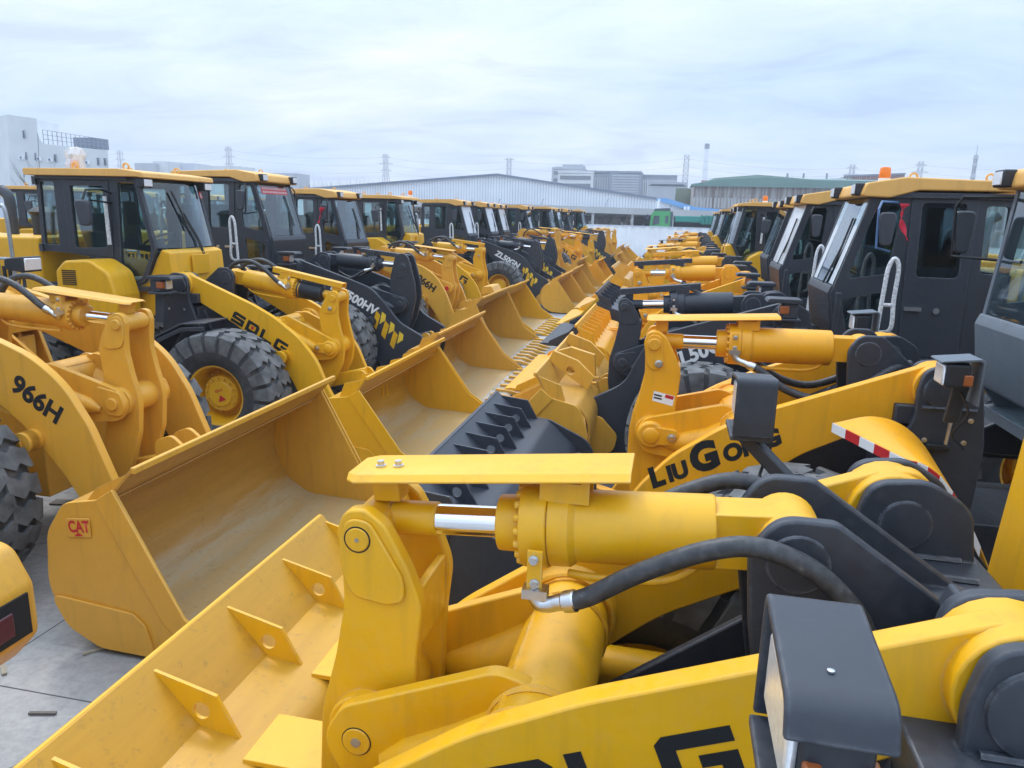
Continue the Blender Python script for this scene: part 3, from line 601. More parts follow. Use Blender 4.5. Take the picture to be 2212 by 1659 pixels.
def make_loader(X0, Y0, face, label, cfg):
    ns = -1 if face > 0 else 1; cfg = dict(cfg); cfg['ns'] = ns
    root = thing('wheel_loader', (X0, Y0, 0), (0 if face > 0 else pi)+cfg.get('yaw', 0), label, 'wheel loader', cfg.get('group'))
    boomm, fm, cm, body = M[cfg['boom']], M[cfg['frame']], M[cfg.get('cyl', cfg['boom'])], M[cfg['body']]
    dz = cfg.get('dz', 0.0); dxr = cfg.get('dxr', 0.0)
    BY = cfg.get('BY', .62); bt = cfg.get('bt', .075)
    # --- boom
    bdx_ = cfg.get('boomdx', 0); prof = fil([(p[0]+bdx_*min(1, max(0, (p[0]-.6)/.5)),)+tuple(p[1:]) for p in BOOM[cfg.get('boomtype', 'A')]], 7); near = None
    for s in (-1, 1):
        mb = MB(); mb.prism(prof, s*BY-bt/2, s*BY+bt/2)
        for (cx, cz, r, t) in ((-.80, 2.03, .15, .05), (1.27+bdx_, .33, .13, .04)):
            mb.cyl((cx, s*BY-bt/2-t, cz), (cx, s*BY+bt/2+t, cz), r, n=24)
        o = mb.build('boom_arm', boomm, root, bevel=.007)
        mb = MB(); mb.cyl((.58, s*(BY+bt/2), 1.18), (.58, s*(BY+bt/2+.12), 1.18), .085, n=20); mb.cyl((.58, s*(BY+bt/2+.12), 1.18), (.58, s*(BY+bt/2+.135), 1.18), .05, n=16); mb.build('pin', boomm, o, bevel=.006)
        if s == ns: near = o
    # --- torque tube and rocker supports
    mb = MB(); tx, tz = .29, 1.46+dz*.4; mb.cyl((tx, -BY+bt/2, tz), (tx, BY-bt/2, tz), .15, n=32)
    for s in (-1, 1): mb.lathe([(.185, 0), (.165, .03), (.15, .05)], (tx, s*(BY-bt/2), tz), (0, -s, 0), 28, caps=False)
    tq = mb.build('torque_tube', boomm, root)
    random.seed(31)
    for yy in (-.285, .285, -BY+bt/2+.06, BY-bt/2-.06, .02):
        mb = MB(); rr_ = .153 if abs(yy) < BY-.12 else .168; mb.tube([(tx+rr_*cos(a_), yy, tz+rr_*sin(a_)) for a_ in [i*pi/20 for i in range(41)]], .012, 5, rr=[random.uniform(.008, .014) for _ in range(41)]) if yy != .02 else mb.tube([(tx+.148*cos(.85), -BY+.1+i*(2*BY-.2)/24, tz+.148*sin(.85)) for i in range(25)], .012, 5, rr=[random.uniform(.008, .015) for _ in range(25)])
        mb.build('weld_seam', boomm, tq)
    br = [(1.07, 1.24, .12), (1.0, 1.36, .11), (.42, 1.64, .12), (.28, 1.60, .12), (.235, 1.42, .05), (.24, 1.16, .05), (.70, 1.06, .15), (1.0, 1.10, .13)]
    br = [(p[0]+dxr*(p[0] > .6), p[1]+dz*(1 if p[0] > .6 else .4), p[2]) for p in br]
    lp = (.95+dxr, 1.245+dz)                                  # rocker pin
    up = (.97+dxr, 1.89+dz)                                   # tilt rod pin
    for s in (-1, 1):
        mb = MB(); mb.prism(fil(br, 8), s*.25-.025, s*.25+.025); o = mb.build('rocker_bracket', boomm, root, bevel=.006)
        e = s*.275
        if cfg.get('pinstyle') == 'bolt':
            mb = MB(); mb.lathe([(.10, 0), (.10, .03), (.085, .045)], (lp[0], e, lp[1]), (0, s, 0), 24); mb.lathe([(.06, .04), (.06, .06), (.045, .07)], (lp[0], e, lp[1]), (0, s, 0), 20); mb.prism(fil([(lp[0]-.20, lp[1]-.06, .06), (lp[0]+.02, lp[1]-.07, .07), (lp[0]+.02, lp[1]+.07, .07), (lp[0]-.20, lp[1]+.05, .06)], 6), min(e, e+s*.05), max(e, e+s*.05)); mb.build('pin', boomm, o, bevel=.004)
            mb = MB(); mb.lathe([(.034, .0), (.034, .012), (.024, .014), (.024, .034)], (lp[0]-.15, e+s*.05, lp[1]-.005), (0, s, 0), 8); mb.build('bolt', M['zinc'], o)
        elif cfg.get('pinstyle') == 'flush':
            mb = MB(); mb.cyl((lp[0], e-s*.01, lp[1]), (lp[0], e+s*.006, lp[1]), .046, n=28); mb.build('pin', boomm, o, bevel=.003)
            mb = MB(); mb.lathe([(.0495, 0), (.0495, .0015), (.046, .0015)], (lp[0], e, lp[1]), (0, s, 0), 28); mb.build('pin_gap', M['hole'], o)
            mb = MB(); mb.cyl((lp[0], e, lp[1]), (lp[0], e+s*.009, lp[1]), .016, n=14); mb.build('grease_nipple', M['steel'], o)
        else:
            mb = MB(); mb.prism(fil([(lp[0]+.11, lp[1]-.01, .1), (lp[0]+.07, lp[1]+.10, .06), (lp[0]-.14, lp[1]+.14, .03), (lp[0]-.17, lp[1]+.04, .03), (lp[0]-.05, lp[1]-.10, .05), (lp[0]+.08, lp[1]-.10, .06)], 6), min(e, e+s*.018), max(e, e+s*.018)); mb.cyl((lp[0], e, lp[1]), (lp[0], e+s*.04, lp[1]), .052, n=22); mb.build('pin', boomm, o, bevel=.005)
            if cfg.get('redpin') and s == ns: mb = MB(); mb.cyl((lp[0], e+s*.04, lp[1]), (lp[0], e+s*.046, lp[1]), .045, n=22); mb.build('pin_cap', M['red'], o)
        # swelling horn that carries the bracket
        mb = MB(); mb.tube([(tx-.02, s*.25, tz), (.50, s*.255, 1.33+dz*.5), (.74+dxr*.6, s*.262, 1.24+dz*.8), (.84+dxr*.7, s*.268, 1.20+dz*.9)], .1, 20, rr=[.135, .115, .075, .03]); mb.build('support_horn', boomm, root)
    # --- rocker
    rk = ROCKB if cfg.get('rocktype') == 'B' else ROCK
    rk = [(p[0]+dxr*min(1, max(0, (p[1]-.7)/.5)), p[1]+dz*min(1, max(0, (p[1]-.7)/.5)), p[2]) for p in rk]
    mb = MB()
    for s in (-1, 1): mb.prism(fil(rk, 8), s*.15-.028, s*.15+.028)
    mb.cyl((lp[0], -.225, lp[1]), (lp[0], .225, lp[1]), .12, n=24); mb.box((.78+dxr*.8, 0, 1.62+dz), (.03, .25, .2)); mb.box((.86, 0, .95), (.04, .25, .3))
    rocker = mb.build('rocker', boomm, root, bevel=.007)
    cap = fil([(up[0]+.062, up[1]-.01, .06), (up[0]+.035, up[1]+.068, .06), (up[0]-.04, up[1]+.062, .06), (up[0]-.15, up[1]-.12, .15), (up[0]-.15, up[1]-.195, .05), (up[0]-.09, up[1]-.21, .05), (up[0]+.02, up[1]-.195, .06), (up[0]+.055, up[1]-.12, .08)], 6)
    if cfg.get('capstyle') == 'slot': cap = fil([(up[0]+.06, up[1]+.0, .07), (up[0]+.03, up[1]+.075, .07), (up[0]-.05, up[1]+.06, .07), (up[0]-.08, up[1]-.16, .07), (up[0]-.0, up[1]-.20, .07), (up[0]+.045, up[1]-.15, .07)], 7)
    for s in (-1, 1):
        e = s*.178; mb = MB(); mb.prism(cap, min(e, e+s*.012), max(e, e+s*.012))
        if cfg.get('pinstyle') == 'flush':
            mb.cyl((up[0], e, up[1]), (up[0], e+s*.016, up[1]), .040, n=28)
            mb2 = MB(); mb2.lathe([(.0435, 0), (.0435, .0015), (.040, .0015)], (up[0], e+s*.012, up[1]), (0, s, 0), 28); mb2.build('pin_gap', M['hole'], rocker)
            mb3 = MB(); mb3.cyl((up[0], e+s*.015, up[1]), (up[0], e+s*.018, up[1]), .007, n=10); mb3.build('grease_nipple', M['steel'], rocker)
        else:
            mb.cyl((up[0], e, up[1]), (up[0], e+s*.035, up[1]), .042, n=22)
            mb2 = MB(); mb2.lathe([(.03, .0), (.03, .012), (.02, .014), (.02, .03)], (up[0]-.04, e+s*.012, up[1]-.14), (0, s, 0), 8)
            if cfg.get('pinstyle') == 'bolt': mb2.build('bolt', M['zinc'], rocker)
        mb.build('pin_plate', boomm, rocker, bevel=.005)
    mb = MB(); mb.bar((.72, 0, .70), (1.40, 0, .88), .10, .16); mb.cyl((.72, -.13, .70), (.72, .13, .70), .09); mb.build('tilt_link', boomm, root, bevel=.01)
    # --- tilt cylinder
    rp = (-.50+cfg.get('dxc', 0), 2.0+cfg.get('dzr', dz*.8)); a = Vector((up[0], 0, up[1])); b = Vector((rp[0], 0, rp[1])); ax = (b-a).normalized(); nn = Vector((-ax.z, 0, ax.x)); nn = nn if nn.z > 0 else -nn
    L = (b-a).length; bs = cfg.get('bstart', .50); br_ = cfg.get('bore', .125)
    mb = MB(); mb.lathe([(br_*.78, bs-.06), (br_*.80, bs), (br_*.80, bs+.02)], a, ax, 32); mb.lathe([(br_*1.17, bs+.02), (br_*1.19, bs+.03), (br_*1.19, bs+.10), (br_*1.17, bs+.105)], a, ax, 36); mb.lathe([(br_*1.13, bs+.106), (br_*1.13, bs+.17), (br_, bs+.19), (br_, L-.215), (br_*.96, L-.205), (br_*.5, L-.203)], a, ax, 36)
    mb.cyl(b-Vector((0, .10, 0)), b+Vector((0, .10, 0)), .098, n=28); mb.bar(b-ax*.21, b-ax*.02, .15, .17)
    for k in range(18):
        an = 2*pi*k/18; c = a+ax*(bs+.005)+(nn*cos(an)+Vector((0, 1, 0))*sin(an))*br_*1.04; mb.cyl(c, c+ax*.03, .014, n=6)
    mb.tube(spline([a+ax*(bs+.16)-nn*(br_+.025)+Vector((0, ns*.05, 0)), a+ax*(bs+.26)-nn*(br_+.03)+Vector((0, ns*.06, 0)), a+ax*(L-.35)-nn*(br_+.03)+Vector((0, ns*.05, 0)), a+ax*(L-.22)-nn*(br_*.6)+Vector((0, ns*.04, 0))], 5), .014, 8)
    cyl = mb.build('tilt_cylinder', cm, root, bevel=.004)
    mb = MB(); mb.lathe([(.050, .2), (.050, bs)], a, ax, 32)
    mb.build('rod', M['chrome'], cyl)
    mb = MB(); mb.lathe([(.056, .05), (.056, .20), (.051, .205)], a, ax, 28); mb.cyl(a-Vector((0, .118, 0)), a+Vector((0, .118, 0)), .068, n=26); mb.build('rod_eye', cm, cyl, bevel=.005)
    if cfg.get('bellows'):
        pr = []
        for k in range(21): pr.append((.12 if k % 2 else .088, bs-.36+.36*k/20))
        mb = MB(); mb.lathe(pr, a, ax, 24); mb.build('bellows', M['blkplastic'], cyl, sharp=180)
    # --- guard above the rod
    gm = M[cfg.get('guard', cfg['boom'])]; g0 = a+nn*.135-ax*.065; g1 = a+ax*(bs+.36)+nn*(br_+.055); gd = (g1-g0).normalized(); gl_ = (g1-g0).length
    if cfg.get('gstyle') == 'flat':
        mb = MB(); mb.bar(g0-gd*0+Vector((0, 0, .05)), g1+Vector((0, 0, .05)), .13, .012); mb.bar(g0+Vector((0, .06, .02)), g1+Vector((0, .06, .02)), .008, .07); mb.bar(g0+Vector((0, -.06, .02)), g1+Vector((0, -.06, .02)), .008, .07)
    else:
        mb = MB(); cs = [(-.125, -.006), (-.10, .012), (.10, .012), (.125, -.006), (.122, -.012), (.098, .004), (-.098, .004), (-.122, -.012)]
        if ns > 0: pass
        vs = []; st = [(0, .75), (.035, 1), (gl_, 1)]
        for t, sc_ in st:
            for (yy, zz) in cs: vs.append(g0+gd*t+Vector((0, yy*sc_, 0))+nn*(zz+.03))
        n = len(cs); fs = [(i*n+k, i*n+(k+1) % n, (i+1)*n+(k+1) % n, (i+1)*n+k) for i in range(2) for k in range(n)]; fs += [tuple(range(n)), tuple(2*n+k for k in reversed(range(n)))]
        mb.add(vs, fs)
    gq = mb.build('rod_guard', gm, root, bevel=.003)
    mb = MB(); q = g0+gd*.11; mb.bar(q+nn*.028, q-nn*.07, .09, .09); mb.build('guard_post', gm, gq, bevel=.006)
    r0 = a+ax*(bs+.15); zz0, zz1 = r0.z+br_*.9, r0.z+br_+.075
    for e in (-.07, .07):
        mb = MB(); mb.prism([(r0.x+.075, zz0), (r0.x+.075, zz1), (r0.x-.075, zz1+.01), (r0.x-.075, zz0)], e-.006, e+.006, [[(r0.x+.05, zz1-.025), (r0.x+.05, zz1-.008), (r0.x-.05, zz1-.006), (r0.x-.05, zz1-.023)]]); mb.build('guard_post', gm, gq)
    if cfg.get('gbolts'):
        for t in (.09, .15): mb = MB(); q = g0+gd*t+Vector((0, ns*.02, 0))+nn*.042; mb.lathe([(.018, 0), (.018, .006), (.012, .007), (.012, .02)], q, nn, 8); mb.build('bolt', M['zinc'], gq)
    # --- hoses
    hs = cfg.get('hose', 'up')
    for s in (-1, 1):
        h0 = a+ax*(bs+.12)-nn*(br_+.10)+Vector((0, s*.13, 0))
        mb = MB()
        if hs == 'up':
            pts = [a+Vector((x_, s*y_, z_)) for x_, y_, z_ in ((-.62, .19, -.125), (-.71, .21, -.085), (-.85, .235, .02), (-1.02, .25, .115), (-1.15, .26, .15), (-1.28, .26, .115), (-1.38, .26, .04), (-1.45, .25, -.06), (-1.48, .24, -.22))]
        elif hs == 'sag':
            pts = [h0+nn*.12+Vector((0, s*.03, 0)), h0+ax*.12+nn*.07+Vector((0, s*.05, 0)), h0+ax*.30-nn*.05+Vector((0, s*.08, 0)), h0+ax*.52-nn*.10+Vector((0, s*.10, 0)), h0+ax*.75-nn*.02+Vector((0, s*.10, 0)), h0+ax*.95+nn*.12+Vector((0, s*.08, 0)), h0+ax*1.10+nn*.16]
        else:
            c0 = a+ax*(bs+.13)+nn*.02+Vector((0, s*.15, 0)); pts = [c0, c0+ax*.12+nn*.06, c0+ax*.35+nn*.20, c0+ax*.55+nn*.24, c0+ax*.75+nn*.16, c0+ax*.88-nn*.05, c0+ax*.92-nn*.25]
        sp = spline(pts, 7); mb.tube(sp[3:], cfg.get('hr', .028), 14); h = mb.build('hose', M['hose'], root)
        mb = MB(); d = (sp[6]-sp[0]).normalized(); hr_ = cfg.get('hr', .028); mb.tube([sp[0]-d*.005, sp[1], sp[2], sp[2].lerp(sp[3], .5), sp[4], sp[5], sp[5]+d*.004], .03, 16, rr=[.023, .025, .026, hr_+.004, hr_+.005, hr_+.005, hr_+.001]); 
        mb.tube(spline([sp[0]+d*.03, sp[0]-d*.04, sp[0]-d*.065+nn*.03, sp[0]-d*.07+nn*.06], 4), .024, 12); mb.box(sp[0]-d*.065+nn*.045, (.075, .05, .03)); mb.build('hose_fitting', M['zinc'], h)
        mb = MB(); mb.box(sp[0]-d*.065+nn*.11, (.045, .012, .13)); mb.build('hose_clamp', cm, h)
        for e in (.075, .15): mb = MB(); q_ = sp[0]-d*.065+nn*e+Vector((0, s*.006, 0)); mb.lathe([(.016, 0), (.016, .005), (.011, .006), (.011, .017)], q_, (0, s, 0), 8); mb.build('bolt', M['zinc'], h)
    # --- front frame: cheek plates beside each arm, bracket for the tilt cylinder, base
    mb = MB(); H = (-.80, 2.03)
    for s in (-1, 1):
        for yy in (BY-.115, BY+.115):
            mb.prism(fil([(-.665, 2.02, .14), (-.695, 2.165, .15), (-.88, 2.185, .14), (-1.02, 2.10, .12), (-1.08, 1.70, .1), (-1.05, .70, .1), (-.48, .70, .1), (-.50, 1.35, .3), (-.67, 1.86, .2)], 7), s*yy-.022, s*yy+.022)
    mb.box((-.82, 0, 1.86), (.50, 2*BY+(.44 if BY < .6 else .18), .12)); mb.box((-.82, 0, 1.25), (.40, 1.30, 1.0)); mb.box((-.30, 0, .80), (1.3, .72, .5)); mb.box((0, 0, .76), (.34, 1.8, .30))
    for dy in (-.175, .175):
        mb.prism(fil([(rp[0]+.13, rp[1]+.02, .12), (rp[0]+.06, rp[1]+.125, .1), (rp[0]-.09, rp[1]+.125, .06), (-1.02, 1.86, .03), (-1.02, 1.70), (rp[0]+.05, 1.55, .05), (rp[0]+.11, rp[1]-.2, .1)], 7), dy-.022, dy+.022)
    mb.prism(fil([(-.55, 1.60), (-.52, 1.82), (.22, 1.25, .1), (.30, .75, .1), (-.5, .6)], 4), -.30, -.26); mb.prism(fil([(-.55, 1.60), (-.52, 1.82), (.22, 1.25, .1), (.30, .75, .1), (-.5, .6)], 4), .26, .30)
    fr = mb.build('front_frame', fm, root, bevel=.008)
    for s in (-1, 1):
        for e in (-.145, .145): mb = MB(); mb.tube([(-1.0, s*BY+e, 1.925), (-.85, s*BY+e*1.02, 1.927), (-.70, s*BY+e, 1.925)], .012, 6); mb.build('weld_seam', fm, fr)
        mb = MB(); mb.tube([(-1.0, s*.205, 1.925), (-.85, s*.207, 1.927), (-.74, s*.205, 1.925)], .012, 6); mb.build('weld_seam', fm, fr)
        for bx, bz in ((-.74, 1.72), (-.96, 1.72), (-.76, 1.50), (-.98, 1.86)):
            mb = MB(); mb.lathe([(.017, 0), (.017, .005), (.011, .006), (.011, .016)], (bx, s*(BY+.137), bz), (0, s, 0), 8); mb.build('bolt', M['zinc'], fr)
    for s in (-1, 1):
        mb = MB(); e = s*(BY+.137); mb.lathe([(.105, 0), (.10, .012), (.085, .016), (.02, .016)], (H[0], e, H[1]), (0, s, 0), 28); mb.build('hinge_cap', fm, fr)
        mb = MB(); e = s*(BY-.137); mb.lathe([(.085, 0), (.08, .010), (.05, .012), (.02, .012)], (H[0]-.02, e, H[1]), (0, -s, 0), 28); mb.build('hinge_cap', fm, fr)
        mb = MB(); e = s*.197; mb.lathe([(.085, 0), (.08, .008), (.02, .008)], (rp[0], e, rp[1]), (0, s, 0), 28); mb.build('hinge_cap', fm, fr)
    if cfg.get('stopblock'):
        for s in (ns,): mb = MB(); mb.box((-.79, s*.30, 2.07), (.12, .13, .07), Matrix.Rotation(-.35, 3, 'Y')); mb.build('stop_block', fm, fr, bevel=.012)
    # --- lift cylinders
    for s in (-1, 1):
        p0 = Vector((-.72, s*.86, 1.02)); p1 = Vector((.58, s*(BY+.125), 1.18)); d = (p1-p0).normalized(); LL = (p1-p0).length
        mb = MB(); mb.lathe([(.06, 0), (.085, .06), (.085, LL*.70), (.10, LL*.70), (.10, LL*.78), (.05, LL*.80)], p0, d, 24); mb.lathe([(.05, LL*.8), (.05, LL*.9), (.065, LL*.91), (.065, LL)], p0, d, 18); mb.cyl(p1-Vector((0, .05, 0)), p1+Vector((0, .05, 0)), .085, n=20)
        mb.build('lift_cylinder', cm, root, bevel=.004)
    # --- wheels, axles, fenders
    rk_ = cfg.get('rim', 'yA')
    for x in (0, -3.15):
        for s in (-1, 1):
            wl = wheel(root, x, s, rk_)
            if cfg.get('hubmark') and s == ns and x == 0:
                mb = MB(); mb.add([(.055, .1235, -.09), (-.055, .1235, -.09), (0, .1235, -.01)], [(0, 1, 2)]); mk = mb.build('emblem', M['red'], wl)
                wl.rotation_euler[1] = .35
                p_, w_ = font_pieces('SDLG', .032, .02); lettering(wl, p_, (.05, -.0+.03), 0, .1238, -1, M['red'])
    mb = MB(); mb.box((-3.15, 0, .76), (.3, 1.7, .3)); mb.box((-2.9, 0, .85), (3.6, .8, .45)); mb.build('rear_frame', fm, root, bevel=.01)
    fd = cfg.get('fender', 'bk')
    for s in (-1, 1):
        if cfg.get('fender') == 'sign':
            inn = spline([(-.20, 0, 1.80), (-.42, 0, 1.86), (-.62, 0, 1.80), (-.80, 0, 1.60), (-1.0, 0, 1.20)], 5)
            out_ = spline([(-.50, 0, 1.74), (-.59, 0, 1.72), (-.70, 0, 1.64), (-.84, 0, 1.45), (-1.0, 0, 1.15)], 5)
            yi, yo = s*.82, s*1.28; mb = MB(); n = len(inn); t_ = Vector((0, 0, -.014))
            vs = [Vector((p.x, yi, p.z)) for p in inn]+[Vector((p.x, yo, p.z)) for p in out_]; vs += [v+t_ for v in vs]; q = 2*n
            fs = []
            for i in range(n-1): fs += [(i, i+1, n+i+1, n+i), (q+i, q+n+i, q+n+i+1, q+i+1), (n+i, n+i+1, q+n+i+1, q+n+i), (i, q+i, q+i+1, i+1)]
            fs += [(0, n, q+n, q), (n-1, q+n-1, q+2*n-1, 2*n-1)]
            mb.add(vs, fs); q = mb.build('fender', body, root)
            edge = [Vector((-.20+.30*-1*k/5+.006, yi+(yo-yi)*k/5, 1.80-.06*k/5)) for k in range(6)]+[Vector((out_[k].x, yo+s*.004, out_[k].z)) for k in range(3, n, 3)]
            for k in range(len(edge)-1):
                e0, e1 = edge[k], edge[k+1]; mb = MB(); dn = Vector((0, 0, -.058)); th = Vector((.004, s*.004, 0))
                vv = [e0, e1, e1+dn, e0+dn]; mb.add(vv+[v+th for v in vv], [(0, 1, 2, 3), (7, 6, 5, 4), (0, 4, 5, 1), (1, 5, 6, 2), (2, 6, 7, 3), (3, 7, 4, 0)]); mb.build('reflective_tape', M['red'] if k % 2 else M['white'], q)
        elif fd != 'none':
            mb = MB(); P = [(-.10, 1.655), (-.42, 1.63), (-.78, 1.46), (-.98, 1.14)]
            mb.ribbon(P, .02, min(s*.80, s*1.30), max(s*.80, s*1.30)); mb.ribbon([(p[0], p[1]-.05) for p in P], .05, min(s*1.29, s*1.305), max(s*1.29, s*1.305)); mb.build('fender', M[fd], root, bevel=.006)
    # --- lamps
    headlight(root, cfg, -1, cfg.get('lamp', 'visor')); headlight(root, cfg, 1, cfg.get('lamp', 'visor'))
    # --- cab and engine end
    cdx = cfg.get('cabdx', 0.0)
    cab = (cab_S if cfg.get('cab') == 'S' else cab_X)(root, cfg, cdx); cab.location.z = cfg.get('cabdz', 0); cab.location.y = ns*cfg.get('caby', .09)
    hx = -2.78+cdx
    mb = MB(); mb.prism(fil([(hx, 1.15), (hx, 2.56, .05), (-5.35, 2.52, .12), (-5.55, 2.3, .12), (-5.55, 1.15)], 5), -.70, .70); hd = mb.build('engine_hood', body, root, bevel=.03, segs=3)
    for s in (-1, 1):
        mb = MB()
        for k in range(9): mb.box((-3.9+k*.09-.2, s*.705, 1.95), (.05, .02, .42))
        mb.build('vent', M['hole'], hd)
    mb = MB(); mb.prism(fil([(-5.35, .62+cfg.get('tz', 0), .1), (-5.35, 1.30+cfg.get('tz', 0)), (-5.95, 1.30+cfg.get('tz', 0), .12), (-6.05, 1.1+cfg.get('tz', 0), .12), (-6.05, .85+cfg.get('tz', 0), .12), (-5.9, .70+cfg.get('tz', 0), .1)], 5), -1.15, 1.15); cw = mb.build('counterweight', M[cfg.get('tail', cfg['body'])], root, bevel=.05, segs=3)
    for s in (-1, 1):
        mb = MB(); mb.box((-6.02, s*.86, .98+cfg.get('tz', 0)), (.08, .44, .20)); mb.build('lamp_recess', M['hole'], cw)
        mb = MB(); mb.box((-6.03, s*.84, .97+cfg.get('tz', 0)), (.075, .30, .12)); mb.build('tail_light', M['lampdk'], cw, bevel=.01)
    mb = MB(); mb.tube(spline([(-4.22, ns*-.25, 2.5), (-4.22, ns*-.25, 2.95), (-4.25, ns*-.25, 3.10), (-4.36, ns*-.25, 3.18)], 5), .075, 12); mb.build('exhaust_pipe', M['mirror'], root)
    mb = MB(); mb.lathe([(.15, 0), (.15, .30), (.17, .31), (.20, .34), (.12, .40), (.03, .42)], (-3.72, ns*-.3, 2.53), (0, 0, 1), 24); mb.build('air_cleaner', M['ink'], root)
    for s in (-1, 1):
        zt_ = 0 if cfg.get('cab') == 'S' else -.75
        mb = MB(); mb.prism(fil([(-2.12+cdx, 1.25, .05), (-2.12+cdx, 2.18+zt_, .1), (-1.98+cdx, 2.31+zt_, .12), (-1.62+cdx, 2.33+zt_, .2), (-1.36+cdx, 2.18+zt_, .2), (-1.28+cdx, 1.9+zt_*.8, .1), (-1.28+cdx, 1.25, .05)], 6), min(s*.73, s*1.18), max(s*.73, s*1.18)); q = mb.build('side_box', body if cfg.get('cab') == 'S' else M['bk'], root, bevel=.03, segs=3)
        if cfg.get('cab') == 'S':
            mb = MB()
            for k in range(8): mb.box((-1.92+cdx, s*1.183, 2.02+k*.024), (.20, .012, .012))
            mb.build('louvre', M['ink'], q)
        mb = MB()
        for k in range(3): mb.box((-1.7+cdx, s*1.12, .55+k*.3), (.5, .16, .03))
        for e in (-.24, .24): mb.bar((-1.7+cdx+e, s*1.12, .5), (-1.7+cdx+e, s*1.12, 1.3), .03, .05)
        mb.build('steps', M['bk'], root)
        mb = MB(); y = s*1.15; mb.tube(spline([(-2.7+cdx, y, 1.3), (-2.75+cdx, y, 2.1), (-2.78+cdx, y, 2.85), (-2.86+cdx, y, 2.95), (-2.96+cdx, y, 2.85), (-3.0+cdx, y, 2.0), (-3.05+cdx, y, 1.3)], 5), .024, 8); mb.tube([(-2.77+cdx, y, 2.3), (-3.0+cdx, y, 2.3)], .02, 6); mb.build('hand_rail', M['gal'], root)
    # --- bucket
    bucket(root, cfg, ns)
    # --- lettering on the near arm
    yl_ = ns*(BY+bt/2+.0015)
    t = cfg.get('text')
    if t:
        txt, style, p0, ang, h, mk = t; sx = 1 if face > 0 else -1
        if style == 'block':
            pcs, w = block_pieces(txt, h); lettering(near, pcs, p0, ang, yl_, sx, M[mk])
            c = (1.2*h/.8+.5*h/.8, .4*h/.8); mb = MB(); q = .11*h/.8
            r_ = [(c[0]-q, c[1]-q), (c[0]+q, c[1]-q), (c[0]+q, c[1]+q), (c[0]-q, c[1]+q)]
            mb.add([(p0[0]+sx*(u*cos(ang)-v*sin(ang)), yl_, p0[1]+u*sin(ang)+v*cos(ang)) for u, v in r_], [(0, 1, 2, 3)]); mb.build('emblem', M['red'], near)
        elif style == 'mix':
            dx = 0; pcs = []
            for seg, k in txt:
                p_, w = font_pieces(seg, h*k, .06, .12, dx); pcs += p_; dx += w+.022*h/.2
            lettering(near, pcs, p0, ang, yl_, sx, M[mk])
        else:
            pcs, w = font_pieces(txt, h, .04, .1 if style == 'it' else 0); lettering(near, pcs, p0, ang, yl_, sx, M[mk])
    if cfg.get('decal'):
        yy = ns*(.178+.0015); x0, z0 = .93+dxr, 1.47+dz
        mb = MB(); mb.add([(x0+.03, yy, z0), (x0+.02, yy, z0+.075), (x0-.13, yy, z0+.045), (x0-.12, yy, z0-.03)], [(0, 1, 2, 3)]); dc = mb.build('warning_label', M['white'], rocker)
        mb = MB(); mb.add([(x0-.06, yy+ns*.001, z0+.03), (x0-.065, yy+ns*.001, z0+.055), (x0-.125, yy+ns*.001, z0+.042), (x0-.12, yy+ns*.001, z0+.017)], [(0, 1, 2, 3)]); mb.build('label_mark', M['red'], dc)
        for e in (0, .022): mb = MB(); mb.add([(x0+.02, yy+ns*.001, z0+.02+e), (x0+.018, yy+ns*.001, z0+.032+e), (x0-.04, yy+ns*.001, z0+.022+e), (x0-.038, yy+ns*.001, z0+.010+e)], [(0, 1, 2, 3)]); mb.build('label_mark', M['ink'], dc)
    if cfg.get('pipe'):
        y = ns*(BY+.20); mb = MB(); mb.tube(spline([(-.80, y, 2.18), (-.93, y, 2.17), (-.945, y, 2.12), (-.86, y, 1.92), (-.84, y, 1.72)], 5), .011, 8); mb.build('steel_pipe', M['zinc'], root)
        mb = MB(); mb.box((-.81, ns*(BY+.16), 1.69), (.13, .05, .035)); mb.build('pipe_block', M['ink'], root, bevel=.006)
    if cfg.get('stripes'):
        for k in range(3):
            ox, oz = .155*k, -.16*k
            for nm, q, mt in (('chevron', [(.66, 1.15), (.73, 1.07), (.81, 1.32), (.74, 1.40)], 'ytape'), ('chevron', [(.79, 1.17), (.895, 1.235), (.91, 1.33), (.84, 1.385)], 'ytape2')):
                mb = MB(); mb.add([(x+ox-.07, yl_, z+oz-.03) for x, z in q], [(0, 1, 2, 3)]); mb.build(nm, M[mt], near)
    return root, cab

# ------------------------------------------------------------------ world, sun, camera
w = bpy.data.worlds.new('World'); S.world = w; w.use_nodes = True; nt = w.node_tree; nt.nodes.clear()
SUN_EL, SUN_AZ = radians(55), radians(-40)          # azimuth from +Y towards +X
o = nd(nt, 'ShaderNodeOutputWorld'); bg = nd(nt, 'ShaderNodeBackground', Strength=.112); lk(nt, bg.outputs[0], o.inputs[0])
sky = nd(nt, 'ShaderNodeTexSky', sky_type='NISHITA', sun_disc=False, sun_elevation=SUN_EL, sun_rotation=SUN_AZ, air_density=1.0, dust_density=2.0)
tc = nd(nt, 'ShaderNodeTexCoord'); sep = nd(nt, 'ShaderNodeSeparateXYZ'); lk(nt, tc.outputs['Generated'], sep.inputs[0])
